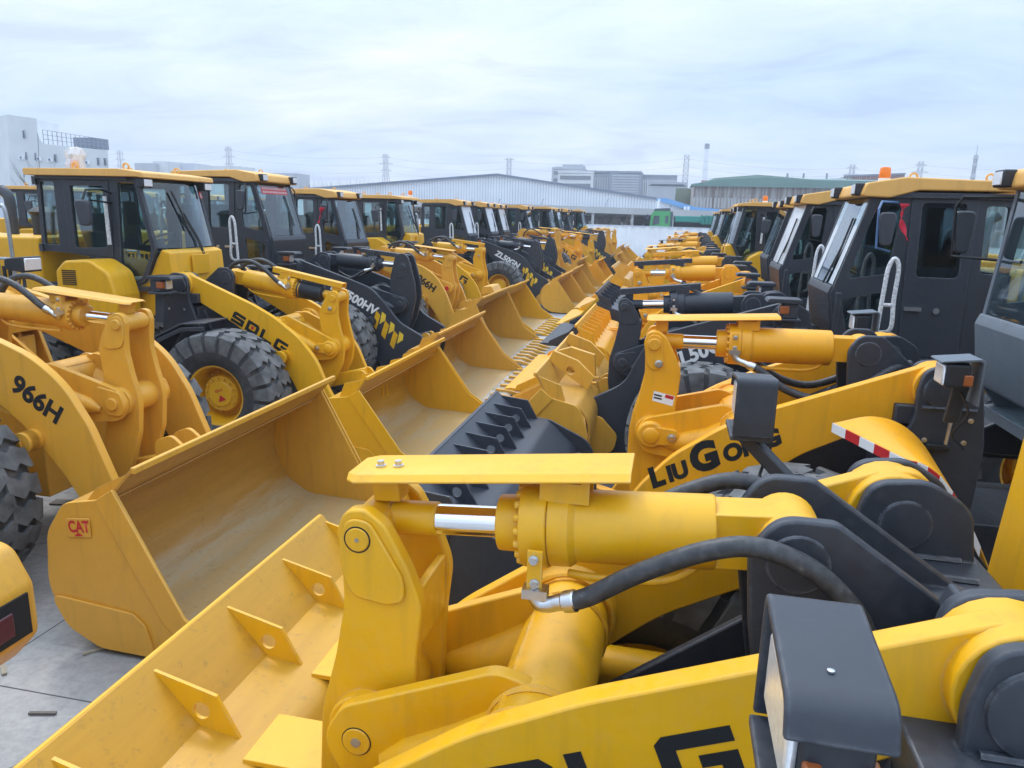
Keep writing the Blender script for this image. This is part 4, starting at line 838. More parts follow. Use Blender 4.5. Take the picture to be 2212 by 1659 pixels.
# cloud sheet: project the direction on a flat layer overhead
az = nd(nt, 'ShaderNodeMath', operation='MAXIMUM'); lk(nt, sep.outputs[2], az.inputs[0]); az.inputs[1].default_value = 0.0
ad = nd(nt, 'ShaderNodeMath', operation='ADD'); lk(nt, az.outputs[0], ad.inputs[0]); ad.inputs[1].default_value = .16
dv = []
for k in (0, 1):
    q = nd(nt, 'ShaderNodeMath', operation='DIVIDE'); lk(nt, sep.outputs[k], q.inputs[0]); lk(nt, ad.outputs[0], q.inputs[1]); dv.append(q)
cb = nd(nt, 'ShaderNodeCombineXYZ'); lk(nt, dv[0].outputs[0], cb.inputs[0]); lk(nt, dv[1].outputs[0], cb.inputs[1])
mp = nd(nt, 'ShaderNodeMapping'); mp.inputs['Scale'].default_value = (.55, .85, 1); mp.inputs['Rotation'].default_value = (0, 0, .25); mp.inputs['Location'].default_value = (3.1, 1.7, 0); lk(nt, cb.outputs[0], mp.inputs[0])
na = nd(nt, 'ShaderNodeTexNoise', Scale=.8, Detail=7.0, Roughness=.55, Distortion=.3); lk(nt, mp.outputs[0], na.inputs['Vector'])
nb = nd(nt, 'ShaderNodeTexNoise', Scale=2.6, Detail=9.0, Roughness=.6, Distortion=.5); lk(nt, mp.outputs[0], nb.inputs['Vector'])
cl = ramp(nt, na.outputs[0], [(.36, (5.2, 6.9, 9.1)), (.48, (6.1, 7.5, 9.2)), (.58, (7.0, 8.1, 9.3)), (.68, (8.2, 8.9, 9.6))])
cl2 = ramp(nt, nb.outputs[0], [(.34, (.76, .78, .92)), (.44, (.89, .91, .97)), (.54, (.98, .985, 1.0)), (.66, (1.07, 1.04, 1.02))])
cl = mixc(nt, 1.0, cl, cl2, 'MULTIPLY')
fz = ramp(nt, sep.outputs[2], [(.0, (.98, .96, .98)), (.25, (1.02, 1.01, 1.0)), (.55, (1.75, 1.72, 1.68)), (1.0, (2.4, 2.35, 2.3))])
cl = mixc(nt, 1.0, cl, fz, 'MULTIPLY')
ng = ramp(nt, sep.outputs[2], [(.49, (0, 0, 0)), (.5, (1, 1, 1))])
lk(nt, mixc(nt, .90, sky.outputs[0], cl), bg.inputs[0])
sd = bpy.data.lights.new('sun', 'SUN'); sd.energy = 1.2; sd.angle = radians(11); sd.color = (1, .95, .87)
so = bpy.data.objects.new('sun', sd); COL.objects.link(so)
sv = Vector((sin(SUN_AZ)*cos(SUN_EL), cos(SUN_AZ)*cos(SUN_EL), sin(SUN_EL))); so.rotation_euler = sv.to_track_quat('Z', 'Y').to_euler(); so.location = sv*60
cd = bpy.data.cameras.new('camera'); co = bpy.data.objects.new('camera', cd); COL.objects.link(co); S.camera = co
cd.sensor_fit = 'HORIZONTAL'; cd.sensor_width = 36; cd.lens = 36*FPX/1024; cd.clip_start = .05; cd.clip_end = 5000
uu = RT*cos(ROLL)-UP*(-sin(ROLL)); uu = RT*cos(ROLL)+UP*sin(ROLL); vv = UP*cos(ROLL)-RT*sin(ROLL)
co.matrix_world = Matrix((uu, vv, -FW)).transposed().to_4x4() @ Matrix.Identity(4)
co.location = (0, 0, CAMH)
S.view_settings.view_transform = 'Standard'; S.view_settings.look = 'None'; S.view_settings.exposure = 0.30; S.view_settings.gamma = 1
S.cycles.max_bounces = 6; S.cycles.transparent_max_bounces = 16; S.cycles.glossy_bounces = 3; S.cycles.diffuse_bounces = 3
S.cycles.use_denoising = True

# ------------------------------------------------------------------ yard surface
def concrete():
    m, nt, b = new_mat('yard_concrete')
    tc = nd(nt, 'ShaderNodeTexCoord')
    n1 = nd(nt, 'ShaderNodeTexNoise', Scale=.55, Detail=9.0, Roughness=.62); lk(nt, tc.outputs['Object'], n1.inputs['Vector'])
    n2 = nd(nt, 'ShaderNodeTexNoise', Scale=14.0, Detail=10.0, Roughness=.75); lk(nt, tc.outputs['Object'], n2.inputs['Vector'])
    base = ramp(nt, n1.outputs[0], [(.25, (.22, .225, .23)), (.45, (.33, .334, .338)), (.62, (.42, .422, .422)), (.78, (.52, .52, .51))])
    fine = ramp(nt, n2.outputs[0], [(.3, (.72, .72, .73)), (.55, (1, 1, 1)), (.75, (1.15, 1.15, 1.14))])
    c = mixc(nt, 1.0, base, fine, 'MULTIPLY')
    mp = nd(nt, 'ShaderNodeMapping'); mp.inputs['Rotation'].default_value = (0, 0, .42); mp.inputs['Scale'].default_value = (.5, 3.2, 1); lk(nt, tc.outputs['Object'], mp.inputs[0])
    n3 = nd(nt, 'ShaderNodeTexNoise', Scale=.9, Detail=7.0, Roughness=.7); lk(nt, mp.outputs[0], n3.inputs['Vector'])
    c = mixc(nt, ramp(nt, n3.outputs[0], [(.60, (0, 0, 0)), (.70, (.55, .55, .55))]), c, (.50, .50, .50))
    n7 = nd(nt, 'ShaderNodeTexNoise', Scale=1.7, Detail=8.0, Roughness=.7, Distortion=1.2); lk(nt, tc.outputs['Object'], n7.inputs['Vector'])
    c = mixc(nt, ramp(nt, n7.outputs[0], [(.58, (0, 0, 0)), (.66, (.5, .5, .5))]), c, (.11, .112, .115))
    mp3 = nd(nt, 'ShaderNodeMapping'); mp3.inputs['Scale'].default_value = (.25, 5, 1); mp3.inputs['Rotation'].default_value = (0, 0, -.1); lk(nt, tc.outputs['Object'], mp3.inputs[0])
    n8 = nd(nt, 'ShaderNodeTexNoise', Scale=1.1, Detail=8.0, Roughness=.75); lk(nt, mp3.outputs[0], n8.inputs['Vector'])
    c = mixc(nt, ramp(nt, n8.outputs[0], [(.56, (0, 0, 0)), (.66, (.38, .38, .38))]), c, (.10, .10, .105))
    # slab joints and cracks
    br = nd(nt, 'ShaderNodeTexBrick', Scale=1.0); br.offset = 0; br.inputs['Mortar Size'].default_value = .006; br.inputs['Brick Width'].default_value = 4.2; br.inputs['Row Height'].default_value = 3.4
    br.inputs['Color1'].default_value = br.inputs['Color2'].default_value = (0, 0, 0, 1); br.inputs['Mortar'].default_value = (1, 1, 1, 1); lk(nt, tc.outputs['Object'], br.inputs['Vector'])
    c = mixc(nt, br.outputs['Color'], c, (.075, .078, .085))
    nx = nd(nt, 'ShaderNodeTexNoise', Scale=1.4, Detail=5.0); lk(nt, tc.outputs['Object'], nx.inputs['Vector'])
    vm = nd(nt, 'ShaderNodeMix'); vm.data_type = 'VECTOR'; vm.inputs[0].default_value = .25; lk(nt, tc.outputs['Object'], vm.inputs[4]); lk(nt, nx.outputs[1], vm.inputs[5])
    vo = nd(nt, 'ShaderNodeTexVoronoi', feature='DISTANCE_TO_EDGE', Scale=.42); lk(nt, vm.outputs[1], vo.inputs['Vector'])
    ck = ramp(nt, vo.outputs['Distance'], [(.0, (.75, .75, .75)), (.006, (0, 0, 0))])
    ck2 = mixc(nt, 1.0, ck, ramp(nt, n1.outputs[0], [(.42, (0, 0, 0)), (.55, (1, 1, 1))]), 'MULTIPLY')
    c = mixc(nt, ck2, c, (.09, .092, .098))
    lk(nt, c, b.inputs['Base Color']); b.inputs['Roughness'].default_value = .8
    bp = nd(nt, 'ShaderNodeBump', Strength=.25, Distance=.01); lk(nt, n2.outputs[0], bp.inputs['Height']); lk(nt, bp.outputs[0], b.inputs['Normal'])
    return m
mb = MB(); mb.add([(-3000, -60, 0), (3000, -60, 0), (3000, 4000, 0), (-3000, 4000, 0)], [(0, 1, 2, 3)])
tag(mb.build('yard_ground', concrete()), kind='structure')

# ------------------------------------------------------------------ the loaders
SD = dict(body='yA', boom='yA', frame='bk', rim='yA', bucket=('yA', 'scA'), boomtype='A', pinstyle='bolt', cab='S')
CT = dict(body='yC', boom='yC', frame='yC', rim='yC', bucket=('yC', 'scC'), boomtype='C', pinstyle='plate', cab='X', bshape='tall', dz=.16, dxr=.05, fender='none')
XB = dict(body='yA', boom='bk', frame='bk', cyl='bk', rim='yA', bucket=('yC', 'scC'), boomtype='B', rocktype='B', pinstyle='plate', cab='X', guard='bk', gstyle='flat', stripes=True, dz=.20, hose='sag', teeth=9, fender='none')
LG = dict(body='yL', boom='yL', frame='bk', rim='yL', bucket=('bk', 'scB'), boomtype='A', pinstyle='bolt', capstyle='slot', cab='X', dz=.23, dxr=-.04, hose='sag', fender='none')
def cfg(base, **k): d = dict(base); d.update(k); return d
LEFT = 'loaders parked in the left row'; RIGHT = 'loaders parked in the right row'; BACK = 'loaders standing behind the left row'
PARKED = []
def park(X0, Y, face, label, c, group):
    BEV[0] = abs(Y) < 24
    if abs(Y) > 13: c = cfg(c, yaw=radians(random.uniform(-1.8, 1.8))); X0 += random.uniform(-.08, .08)
    r, cab = make_loader(X0, Y, face, label, cfg(c, group=group)); PARKED.append((r, cab)); BEV[0] = True; return r, cab
R25 = radians(25)
park(0.0, 2.16, -1, 'nearest yellow loader, its big cylinder and charcoal lamp hood filling the lower right', cfg(SD, dz=.125, dxr=-.085, pinstyle='flush', lamp='big', BY=.5, lamp_y=1.02, lamp_x=-.285, lamp_z=2.26, lamp_dx=-.085, lamp_dz=.03, text=('SDLG', 'block', (.555, 1.35), radians(22), .155, 'ink'), stopblock=True, ribs=7, gbolts=True, bstart=.47, bore=.113, cabdx=-.62, nose=.22, caby=-.10, dzr=.10, dxc=.11, hose='up', bshape='tall', bdx=-.27, bdz=-.035, covers=True), RIGHT)
park(.85, 5.55, -1, 'orange-yellow loader with a charcoal bucket, grey cab and black lettering along its boom', cfg(LG, lamp='hood', lamp_x=-.73, lamp_z=2.20, lamp_y=1.08, cabdx=-.23, wslope=.35, mirdx=.50, cabw=.66, ribs=9, cabmat='gr', text=((('L', .85), ('IU', .68), ('G', 1.15), ('ON', .68), ('G', .68)), 'mix', (.87, 1.205), radians(26), .155, 'ink'), fender='sign', decal=True, dzr=.14, bshape='wide', bdx=.02, btilt=-.06, bdz=.03, bw=1.33, pipe=True), RIGHT)
park(.42, 8.85, -1, 'black-boomed right-row loader with big black cab, amber beacon and crested yellow bucket', cfg(XB, dz=.11, bore=.13, text=('ZL50GN', 'it', (.36, 1.38), radians(25), .15, 'white'), stripes=False, cabglass='glass', doorglass='glassd', filmstrip=True, mirrmat='bluetape', lamp='visor', lamp_x=-.72, lamp_z=2.16, beacon=1, crest=True, hooks=(.15, .45), ribs=3, teeth=0, lamp_y=1.0, bshape='low', btilt=.08, bdx=-.24, bdz=.18, boomdx=-.24, rocktype='A', dxr=-.05), RIGHT)
park(.40, 12.45, -1, 'yellow loader with a black rod guard, behind the black-boomed right-row loader', cfg(LG, bucket=('yL', 'scL'), guard='bk', gstyle='flat', frame='yL', lamp='visor', ribs=9, ribsolid=True, hooks=(-.5, -.3), btilt=.10, bdx=-.2, bdz=.17, boomdx=-.2, cyl='yL', screen='film', filmstrip=True), RIGHT)
park(.55, 15.8, -1, 'right-row loader with a rolled-back black bucket behind the zigzag-ribbed yellow one', cfg(LG, bucket=('bk', 'scB'), btilt=.10, bdx=.05, bdz=.34, ribs=6, guard='yL', gstyle='flat', lamp='visor', hooks=(-.6, -.4, -.2, 0, .2, .4)), RIGHT)
park(.30, 19.2, -1, 'right-row loader with amber beacon on a flat roof, behind the rolled-back black bucket', cfg(SD, dz=.2, btilt=.12, bdz=.22, ribs=8, beacon=1), RIGHT)
park(.30, 22.6, -1, 'tan right-row loader next after the one with the amber beacon on its flat roof', cfg(CT, btilt=.12, bdz=.22, ribs=10, ribsolid=True), RIGHT)
park(.45, 26.2, -1, 'small orange-yellow right-row loader with a black rod guard, far down the aisle', cfg(LG, bucket=('yL', 'scL'), btilt=.12, bdz=.22, guard='bk'), RIGHT)
for k, Y in enumerate((29.8, 33.4, 37.0, 41.0, 45.5)):
    park(.55+.1*k, Y, -1, ('fifth loader from the far end', 'fourth loader from the far end', 'third loader from the far end', 'second loader from the far end', 'farthest loader')[k]+' of the right row, small before the fence', cfg((SD, LG, CT)[k % 3], btilt=.12, bdz=.22), RIGHT)
# left row
park(-5.4, 5.36, 1, 'tan-yellow loader with black figures on its boom and a red-lettered badge on its bucket', cfg(CT, text=('966H', 'plain', (.40, 1.575), radians(-33), .15, 'ink'), logo='CAT', lamp='stalk', lamp_x=-1.0, lamp_z=2.40, lamp_y=1.0, cabdx=-1.35, bore=.115, gstyle='fold', hose='front', riblow=True), LEFT)
park(-5.3, 9.1, 1, 'mustard left-row loader with all-glass cab and large rubber bellows on its cylinder rod', cfg(SD, bellows=True, sticker=True, text=('SDLG', 'block', (-.16, 1.60), radians(-28.5), .145, 'ink'), lamp='visor', lamp_x=-.78, lamp_z=2.07, lamp_y=1.05, gstyle='flat', dz=.0, dxr=.06, dzr=.1, teeth=0, hose='front', bstart=.58, hubmark=True, stopblock=False, cabdx=-.1), LEFT)
park(-5.5, 12.4, 1, 'black-boomed loader with yellow chevrons and a red banner in the windscreen of its cab', cfg(XB, banner=True, cabdz=.17, text=('LW500HV', 'it', (-.17, 1.70), radians(-27), .145, 'white'), lamp='visor', lamp_z=2.22, lip_tab=False), LEFT)
park(-5.85, 16.1, 1, 'tan-yellow loader with a red pin cap on its rocker, beside the chevron-marked black boom', cfg(CT, redpin=True, lip_tab=True, text=('966H', 'plain', (.40, 1.575), radians(-33), .15, 'ink'), teeth=9, cabglass='glassd', dz=.14, gstyle='fold', hose='front'), LEFT)
park(-6.15, 20.0, 1, 'mustard loader with an amber beacon on its flat roof, mid left row', cfg(SD, text=('SDLG', 'block', (-.16, 1.62), radians(-28.5), .17, 'ink'), teeth=8, dz=.15, gstyle='flat', hose='front', beacon=1), LEFT)
park(-5.45, 24.6, 1, 'black-boomed loader with white lettering above a yellow-rimmed tyre, mid left row', cfg(XB, text=('ZL50GN', 'it', (-.30, 1.72), radians(-28), .17, 'white'), filmstrip=True, screen='film', dz=.08), LEFT)
park(-5.5, 28.0, 1, 'farther of two neighbouring black-boomed loaders in the middle of the left row', cfg(XB, filmstrip=True, screen='film', dz=.1), LEFT)
park(-5.75, 31.2, 1, 'tan-yellow loader with a raised tilt cylinder, after the two neighbouring black-boomed ones', cfg(CT, dz=.42, filmstrip=True, screen='film', teeth=8), LEFT)
park(-5.2, 34.4, 1, 'orange-yellow left-row loader with black lettering, after the raised tilt cylinder', cfg(LG, bucket=('yL', 'scL'), text=('SDLG', 'block', (-.16, 1.62), radians(-28.5), .2, 'ink')), LEFT)
park(-5.0, 37.8, 1, 'small mustard left-row loader with rubber bellows and a black bucket, far down the aisle', cfg(SD, bellows=True, dz=.1, filmstrip=True, bucket=('bk', 'scB')), LEFT)
park(-4.85, 41.2, 1, 'farthest black-boomed loader of the left row, small against the white fence', cfg(XB), LEFT)
park(-4.8, 44.8, 1, 'last but one loader of the left row, tan with a rolled-back bucket', cfg(CT, dz=.3, btilt=.2), LEFT)
park(-4.7, 48.6, 1, 'last loader of the left row, nearest the white fence', cfg(SD, dz=.25, btilt=.2), LEFT)
# machines behind the left row
for k, (x, y, c) in enumerate(((-15.0, 10.5, SD), (-15.4, 14.4, CT), (-15.2, 18.2, SD), (-15.6, 22.0, XB), (-15.3, 26.0, CT), (-15.5, 30.0, SD))):
    park(x, y, 1, 'loader of the second row seen behind the left row, '+('nearest, beyond the grey exhaust pipe', 'second from the camera', 'third from the camera', 'with a black boom', 'tan and second farthest', 'farthest of those')[k], c, BACK)
park(-8.85, 1.50, -1, 'loader with only its rounded yellow tail and lamp recess showing at the left edge', cfg(CT, tz=.17), None)
for r, cab in PARKED: pass
def beacon(cab, x, y, z, bag=False):
    mb = MB(); mb.cyl((x, y, z), (x, y, z+.05), .062, n=20); mb.build('beacon_base', M['white'], cab)
    mb = MB(); mb.lathe([(.058, 0), (.060, .03), (.055, .10), (.045, .115), (.02, .12)], (x, y, z+.05), (0, 0, 1), 20); mb.build('beacon', M['amber'], cab)
beacon(PARKED[2][1], -1.80, -.35, 3.45); beacon(PARKED[5][1], -1.7, .2, 3.43); beacon(PARKED[17][1], -1.2, .4, 3.43)

# ------------------------------------------------------------------ things beyond the yard
def corrug(name, col, var=.12, scale=9.0, rust=None, rough=.55):
    m, nt, b = new_mat(name)
    tc = nd(nt, 'ShaderNodeTexCoord'); n1 = nd(nt, 'ShaderNodeTexNoise', Scale=.35, Detail=6.0); lk(nt, tc.outputs['Object'], n1.inputs['Vector'])
    c = ramp(nt, n1.outputs[0], [(.3, tuple(x*(1-var) for x in col)), (.7, col)])
    if rust:
        mp = nd(nt, 'ShaderNodeMapping'); mp.inputs['Scale'].default_value = (1.6, 1.6, .12); lk(nt, tc.outputs['Object'], mp.inputs[0])
        n2 = nd(nt, 'ShaderNodeTexNoise', Scale=1.0, Detail=6.0, Roughness=.7); lk(nt, mp.outputs[0], n2.inputs['Vector'])
        c = mixc(nt, ramp(nt, n2.outputs[0], [(.42, (0, 0, 0)), (.58, (.9, .9, .9))]), c, rust)
    lk(nt, c, b.inputs['Base Color']); b.inputs['Roughness'].default_value = rough
    return m
W_ = corrug('white_sheet', (.84, .86, .89)); WD = corrug('pale_sheet', (.55, .60, .68)); SH = plain('open_shed_dark', (.03, .034, .042), rough=.9)
RU = corrug('rusted_sheet', (.42, .41, .40), rust=(.17, .12, .10)); GRF = corrug('green_roof_sheet', (.13, .24, .22)); GY = corrug('grey_render', (.40, .43, .48)); GYD = corrug('dark_facade', (.17, .21, .28)); PL = corrug('white_render', (.62, .65, .66)); WN = plain('window_dark', (.08, .10, .13), rough=.2); WF = plain('window_frame_grey', (.35, .38, .42))
BLU = corrug('blue_trim', (.16, .36, .66)); CONC = corrug('pale_concrete', (.45, .46, .47)); PY = plain('pylon_steel', (.25, .28, .33), rough=.6)
BARK = plain('bare_bark', (.13, .11, .10), rough=.9); GRN = paint('truck_green', (.06, .34, .12), rough=.35, dustamt=.1); TARP = corrug('green_tarpaulin', (.02, .24, .20)); BRK = plain('chimney_band', (.30, .11, .10)); DGRN = corrug('olive_bank', (.16, .20, .13), var=.4)
def wallpoly(name, mat, pts, th, parent):
    """upright slab whose front face is the polygon pts (world points), th deep away from the camera"""
    n = len(pts); mb = MB(); d = th if isinstance(th, Vector) else Vector((0, th, 0)); vs = [Vector(p) for p in pts]; vs += [p+d for p in vs]
    mb.add(vs, [tuple(range(n)), tuple(reversed(range(n, 2*n)))]+[(i, i+n, (i+1) % n+n, (i+1) % n) for i in range(n)])
    return mb.build(name, mat, parent)
# white sheet-metal fence at the end of the aisle
fa, fb = Vector((-34, 76, 0)), Vector((14, 55.5, 0)); fr_ = thing('sheet_fence', (0, 0, 0), 0, 'white corrugated sheet fence closing off the far end of the aisle', 'fence')
mb = MB(); n = 260; H_ = 2.35; dirv = (fb-fa).normalized(); nv = Vector((-dirv.y, dirv.x, 0))
P = []
for i in range(n+1): P.append(fa+(fb-fa)*(i/n)+nv*(.035 if (i//2) % 2 else -.035))
mb.add([p for p in P]+[p+Vector((0, 0, H_)) for p in P], [(i, i+1, n+2+i, n+1+i) for i in range(n)]); mb.build('sheet_panel', W_, fr_, sharp=10)
mb = MB(); mb.bar(fa+Vector((0, 0, H_+.03)), fb+Vector((0, 0, H_+.03)), .14, .08); mb.build('top_rail', WD, fr_)
for i in range(13):
    p = fa+(fb-fa)*(i/12)+nv*.16; mb = MB(); mb.bar(p, p+Vector((0, 0, H_)), .1); mb.build('post', WD, fr_)
# long white warehouse with a low gable and an open canopy in front
wh = thing('warehouse', (0, 0, 0), 0, 'long white sheet-metal warehouse with a low gable and open canopy, behind the left row', 'warehouse'); YW = 110
Lp, Ap, Rp = at(560, 418, YW), at(1075, 379, YW), at(1418, 431, YW)
wallpoly('wall', W_, [(Lp.x, YW, 0), (Rp.x, YW, 0), Rp, Ap, Lp], 45, wh)
for a_, b_ in ((Lp, Ap), (Ap, Rp)):
    mb = MB(); mb.bar(a_+Vector((0, -.2, .12)), b_+Vector((0, -.2, .12)), .5, .3); mb.build('roof_edge', GYD, wh)
nr = 150
mb = MB()
for i in range(nr):
    x = Lp.x+(Rp.x-Lp.x)*(i+.5)/nr; zt = Lp.z+(Ap.z-Lp.z)*(x-Lp.x)/(Ap.x-Lp.x) if x < Ap.x else Ap.z+(Rp.z-Ap.z)*(x-Ap.x)/(Rp.x-Ap.x)
    mb.box((x, YW-.03, zt/2+2), (.10, .06, zt-4.2))
o = mb.build('wall_rib', WD, wh); o['kind'] = 'stuff'
c0, c1 = at(1240, 446, 103), at(1760, 470, 98)
mb = MB(); mb.prism([(c0.x-30, c0.z+.35), (c1.x+6, c1.z+.35), (c1.x+6, c1.z-.45), (c0.x-30, c0.z-.45)], 101, 110); mb.build('canopy', CONC, wh)
mb = MB(); mb.box(((c0.x+c1.x)/2-10, 108.5, 1.6), (70, .4, 3.2)); mb.build('shed_shade', SH, wh)  # near-black sheet standing in for the shade under the open canopy
for i in range(9):
    mb = MB(); mb.box((c0.x-18+i*5.2, 101.5, 1.8), (.35, .35, 3.6)); mb.build('canopy_post', CONC, wh)
random.seed(3)
for i in range(46):
    x = c0.x-8+i*.75; mb = MB(); mb.box((x, 107.6, .9+random.random()*.9), (.34, .5, 1.2+random.random()*1.6)); mb.build('stored_rack', random.choice([GYD, SH, WN, CONC]), wh) if i % 2 else None
for px in (1010, 1070, 1164, 1304, 1475-30):
    p = at(px, 455, 101.5); q = at(px+10, 430, 109); mb = MB(); mb.tube([p, q], .06, 6); mb.build('canopy_strut', GYD, wh)
# blue trimmed lean-to with white posts
bl = thing('lean_to_shed', (0, 0, 0), 0, 'white lean-to with a sagging blue roof edge above the green truck', 'shed'); YB = 104
p = [at(x, y, YB) for x, y in ((1417, 433), (1445, 440), (1500, 458), (1566, 459), (1566, 453), (1502, 447), (1440, 428), (1420, 428))]
wallpoly('roof_edge', BLU, p, 3, bl); p = [at(x, y, YB+.5) for x, y in ((1420, 452), (1420, 434), (1500, 452), (1560, 458), (1566, 470))]; wallpoly('wall', W_, p, 3, bl)
for a_, b_ in (((1417, 470), (1424, 430)), ((1478, 470), (1480, 446)), ((1486, 470), (1487, 446)), ((1572, 462), (1573, 452))):
    mb = MB(); mb.bar(at(*a_, YB-1), at(*b_, YB-1), .28); mb.build('post', W_, bl)
# weathered sheet building with a green roof
rb = thing('rusty_shed', (0, 0, 0), 0, 'big rust-streaked sheet shed with a dull green roof, right of the chimney', 'shed'); YR = 130
p0, p1 = at(1499, 397, YR), at(2240, 397, YR)
wallpoly('wall', RU, [(p0.x, YR, 0), (p1.x, YR, 0), (p1.x, YR, p0.z+1), (p0.x, YR, p0.z)], 30, rb)
r0, r1, r2, r3, r4 = at(1500, 398, YR), at(1545, 391, YR+10), at(1640, 388, YR+12), at(1740, 392, YR+10), at(2240, 402, YR)
mb = MB(); mb.add([(r0.x-.5, YR-.8, r0.z), (r4.x, YR-.8, r0.z+.8), (r4.x, YR+15, r0.z+1.2), (r3.x, YR+15, r0.z+2.0), (r2.x, YR+15, r0.z+2.5), (r1.x, YR+15, r0.z+1.8), (r0.x-.5, YR+15, r0.z)], [(0, 1, 2, 3, 4, 5, 6)]); mb.build('roof', GRF, rb)
mb = MB(); mb.add([(r0.x-.5, YR-.8, r0.z), (r1.x, YR-.7, r0.z+.75), (r2.x, YR-.7, r0.z+1.25), (r3.x, YR-.7, r0.z+.95), (r4.x, YR-.8, r0.z+.8), (r4.x, YR-.8, r0.z-.3), (r0.x-.5, YR-.8, r0.z-.3)], [(0, 1, 2, 3, 4, 5, 6)]); mb.build('roof_fascia', GRF, rb)
random.seed(5)
for zz in (.16, .47, .78):
    mb = MB()
    for i in range(70):
        x = p0.x+.2+i*.55+random.random()*.15; h = p0.z*.24; mb.box((x, YR-.06, 2.8+(p0.z-2.8)*zz+.2), (.22+random.random()*.1, .1, (p0.z-2.8)*.27), Matrix.Rotation(random.uniform(-.05, .05), 3, 'Y'))
    o = mb.build('wall_sheet', RU if zz != .47 else CONC, rb); o['kind'] = 'stuff'
for i in range(8):
    mb = MB(); mb.box((p0.x+i*3.2, YR-.3, 2.4), (.4, .4, 4.6)); mb.build('post', CONC, rb)
mb = MB(); mb.box((p0.x+16, YR-1, 1.9), (40, .3, .5)); mb.build('rail_beam', CONC, rb)
r2_ = thing('striped_shed', (0, 0, 0), 0, 'distant brown-striped sheet shed behind the amber beacon on the right', 'shed'); YQ = 220
q0, q1 = at(1821, 393, YQ), at(1953, 390, YQ); z0, z1 = at(1821, 382, YQ).z, at(1953, 377, YQ).z
wallpoly('wall', RU, [(q0.x, YQ, 0), (q1.x, YQ, 0), (q1.x, YQ, z1), (q0.x+2.3, YQ, z1-.3), (q0.x, YQ, z0)], 14, r2_)
mb = MB()
for i in range(22): mb.box((q0.x+2.6+i*(q1.x-q0.x-3)/22, YQ-.1, (z0+z1)/2-1.4), (.34, .12, 3.2))
o = mb.build('wall_sheet', BRK, r2_); o['kind'] = 'stuff'
mb = MB(); mb.bar((q0.x, YQ-.3, z0+.2), (q1.x, YQ-.3, z1+.2), .6, .4); mb.build('roof_edge', GYD, r2_)
lw = thing('low_plant_building', (0, 0, 0), 0, 'low pale plant building with roof pipes behind the green-roofed shed', 'building')
q0, q1 = at(1690, 392, 200), at(1825, 392, 200); wallpoly('wall', WD, [(q0.x, 200, 0), (q1.x, 200, 0), (q1.x, 200, at(1825, 385, 200).z), (q0.x, 200, at(1690, 388, 200).z)], 10, lw)
for px in (1735, 1700, 1785): mb = MB(); a_ = at(px, 389, 199.5); mb.cyl(a_, a_+Vector((0, 0, 1.6)), .25, n=8); mb.build('roof_pipe', PY, lw)
# grey office blocks
def block(label, xa, ya, xb, yb, Y, mat, deep, rows, cols, wmat=WN, mode='grid'):
    b = thing('office_block', (0, 0, 0), 0, label, 'building'); a_, c_ = at(xa, ya, Y), at(xb, yb, Y); top = max(a_.z, c_.z)
    wallpoly('wall', mat, [(a_.x, Y, 0), (c_.x, Y, 0), (c_.x, Y, c_.z), (a_.x, Y, a_.z)], deep, b); zb = 11.0; wd = c_.x-a_.x; ht = min(a_.z, c_.z)-zb
    if mode == 'grid':
        for r in range(rows):
            mb = MB(); mb.box(((a_.x+c_.x)/2, Y-.12, zb+ht*(r+.5)/rows), (wd*.86, .2, ht/rows*.5)); mb.build('window', wmat, b)
    else:
        for k in range(cols):
            mb = MB(); mb.box((a_.x+wd*(k+.5)/cols, Y-.15, zb+ht*.46), (wd/cols*.5, .3, ht*.84)); mb.build('window', wmat, b)
    mb = MB(); mb.box(((a_.x+c_.x)/2, Y+deep*.5, top+.5), (wd*1.0, deep, .8)); mb.build('parapet', mat, b)
    return b
b1 = block('stepped grey office block with roof structures, leftmost of the distant office blocks', 1192, 366, 1258, 366, 330, GY, 30, 4, 6)
mb = MB(); a_, c_ = at(1214, 366, 335), at(1258, 355, 335); mb.box(((a_.x+c_.x)/2, 342, (a_.z+c_.z)/2), (c_.x-a_.x, 12, c_.z-a_.z)); mb.build('plant_room', GY, b1)
mb = MB(); a_, c_ = at(1192, 366, 335), at(1236, 357, 335); mb.box(((a_.x+c_.x)/2, 350, (a_.z+c_.z)/2), (c_.x-a_.x, 8, c_.z-a_.z)); mb.build('plant_room', GYD, b1)
block('low pale office wing in front of the stepped grey block', 1205, 375, 1282, 375, 318, PL, 20, 3, 6)
block('dark blue-grey office block with a flat overhanging roof, second from the chimney', 1262, 377, 1338, 374, 322, GYD, 24, 6, 14, GY, 'v')
block('dark office block with horizontal louvre bands, between two striped blocks', 1318, 374, 1386, 377, 316, GYD, 22, 9, 8, GY)
block('office block with bright vertical fins, nearest the chimney', 1385, 382, 1463, 383, 325, GYD, 22, 1, 18, PL, 'v')
block('flat green-glazed low building beneath the finned office block', 1400, 401, 1484, 403, 180, GY, 12, 1, 5)
bk_ = thing('planted_bank', (0, 0, 0), 0, 'dull olive planted wall between the lean-to and the rusty shed', 'bank'); a_, c_ = at(1460, 406, 150), at(1510, 407, 150)
mb = MB(); mb.box(((a_.x+c_.x)/2, 153, a_.z/2), (c_.x-a_.x, 5, a_.z)); mb.build('wall', DGRN, bk_)
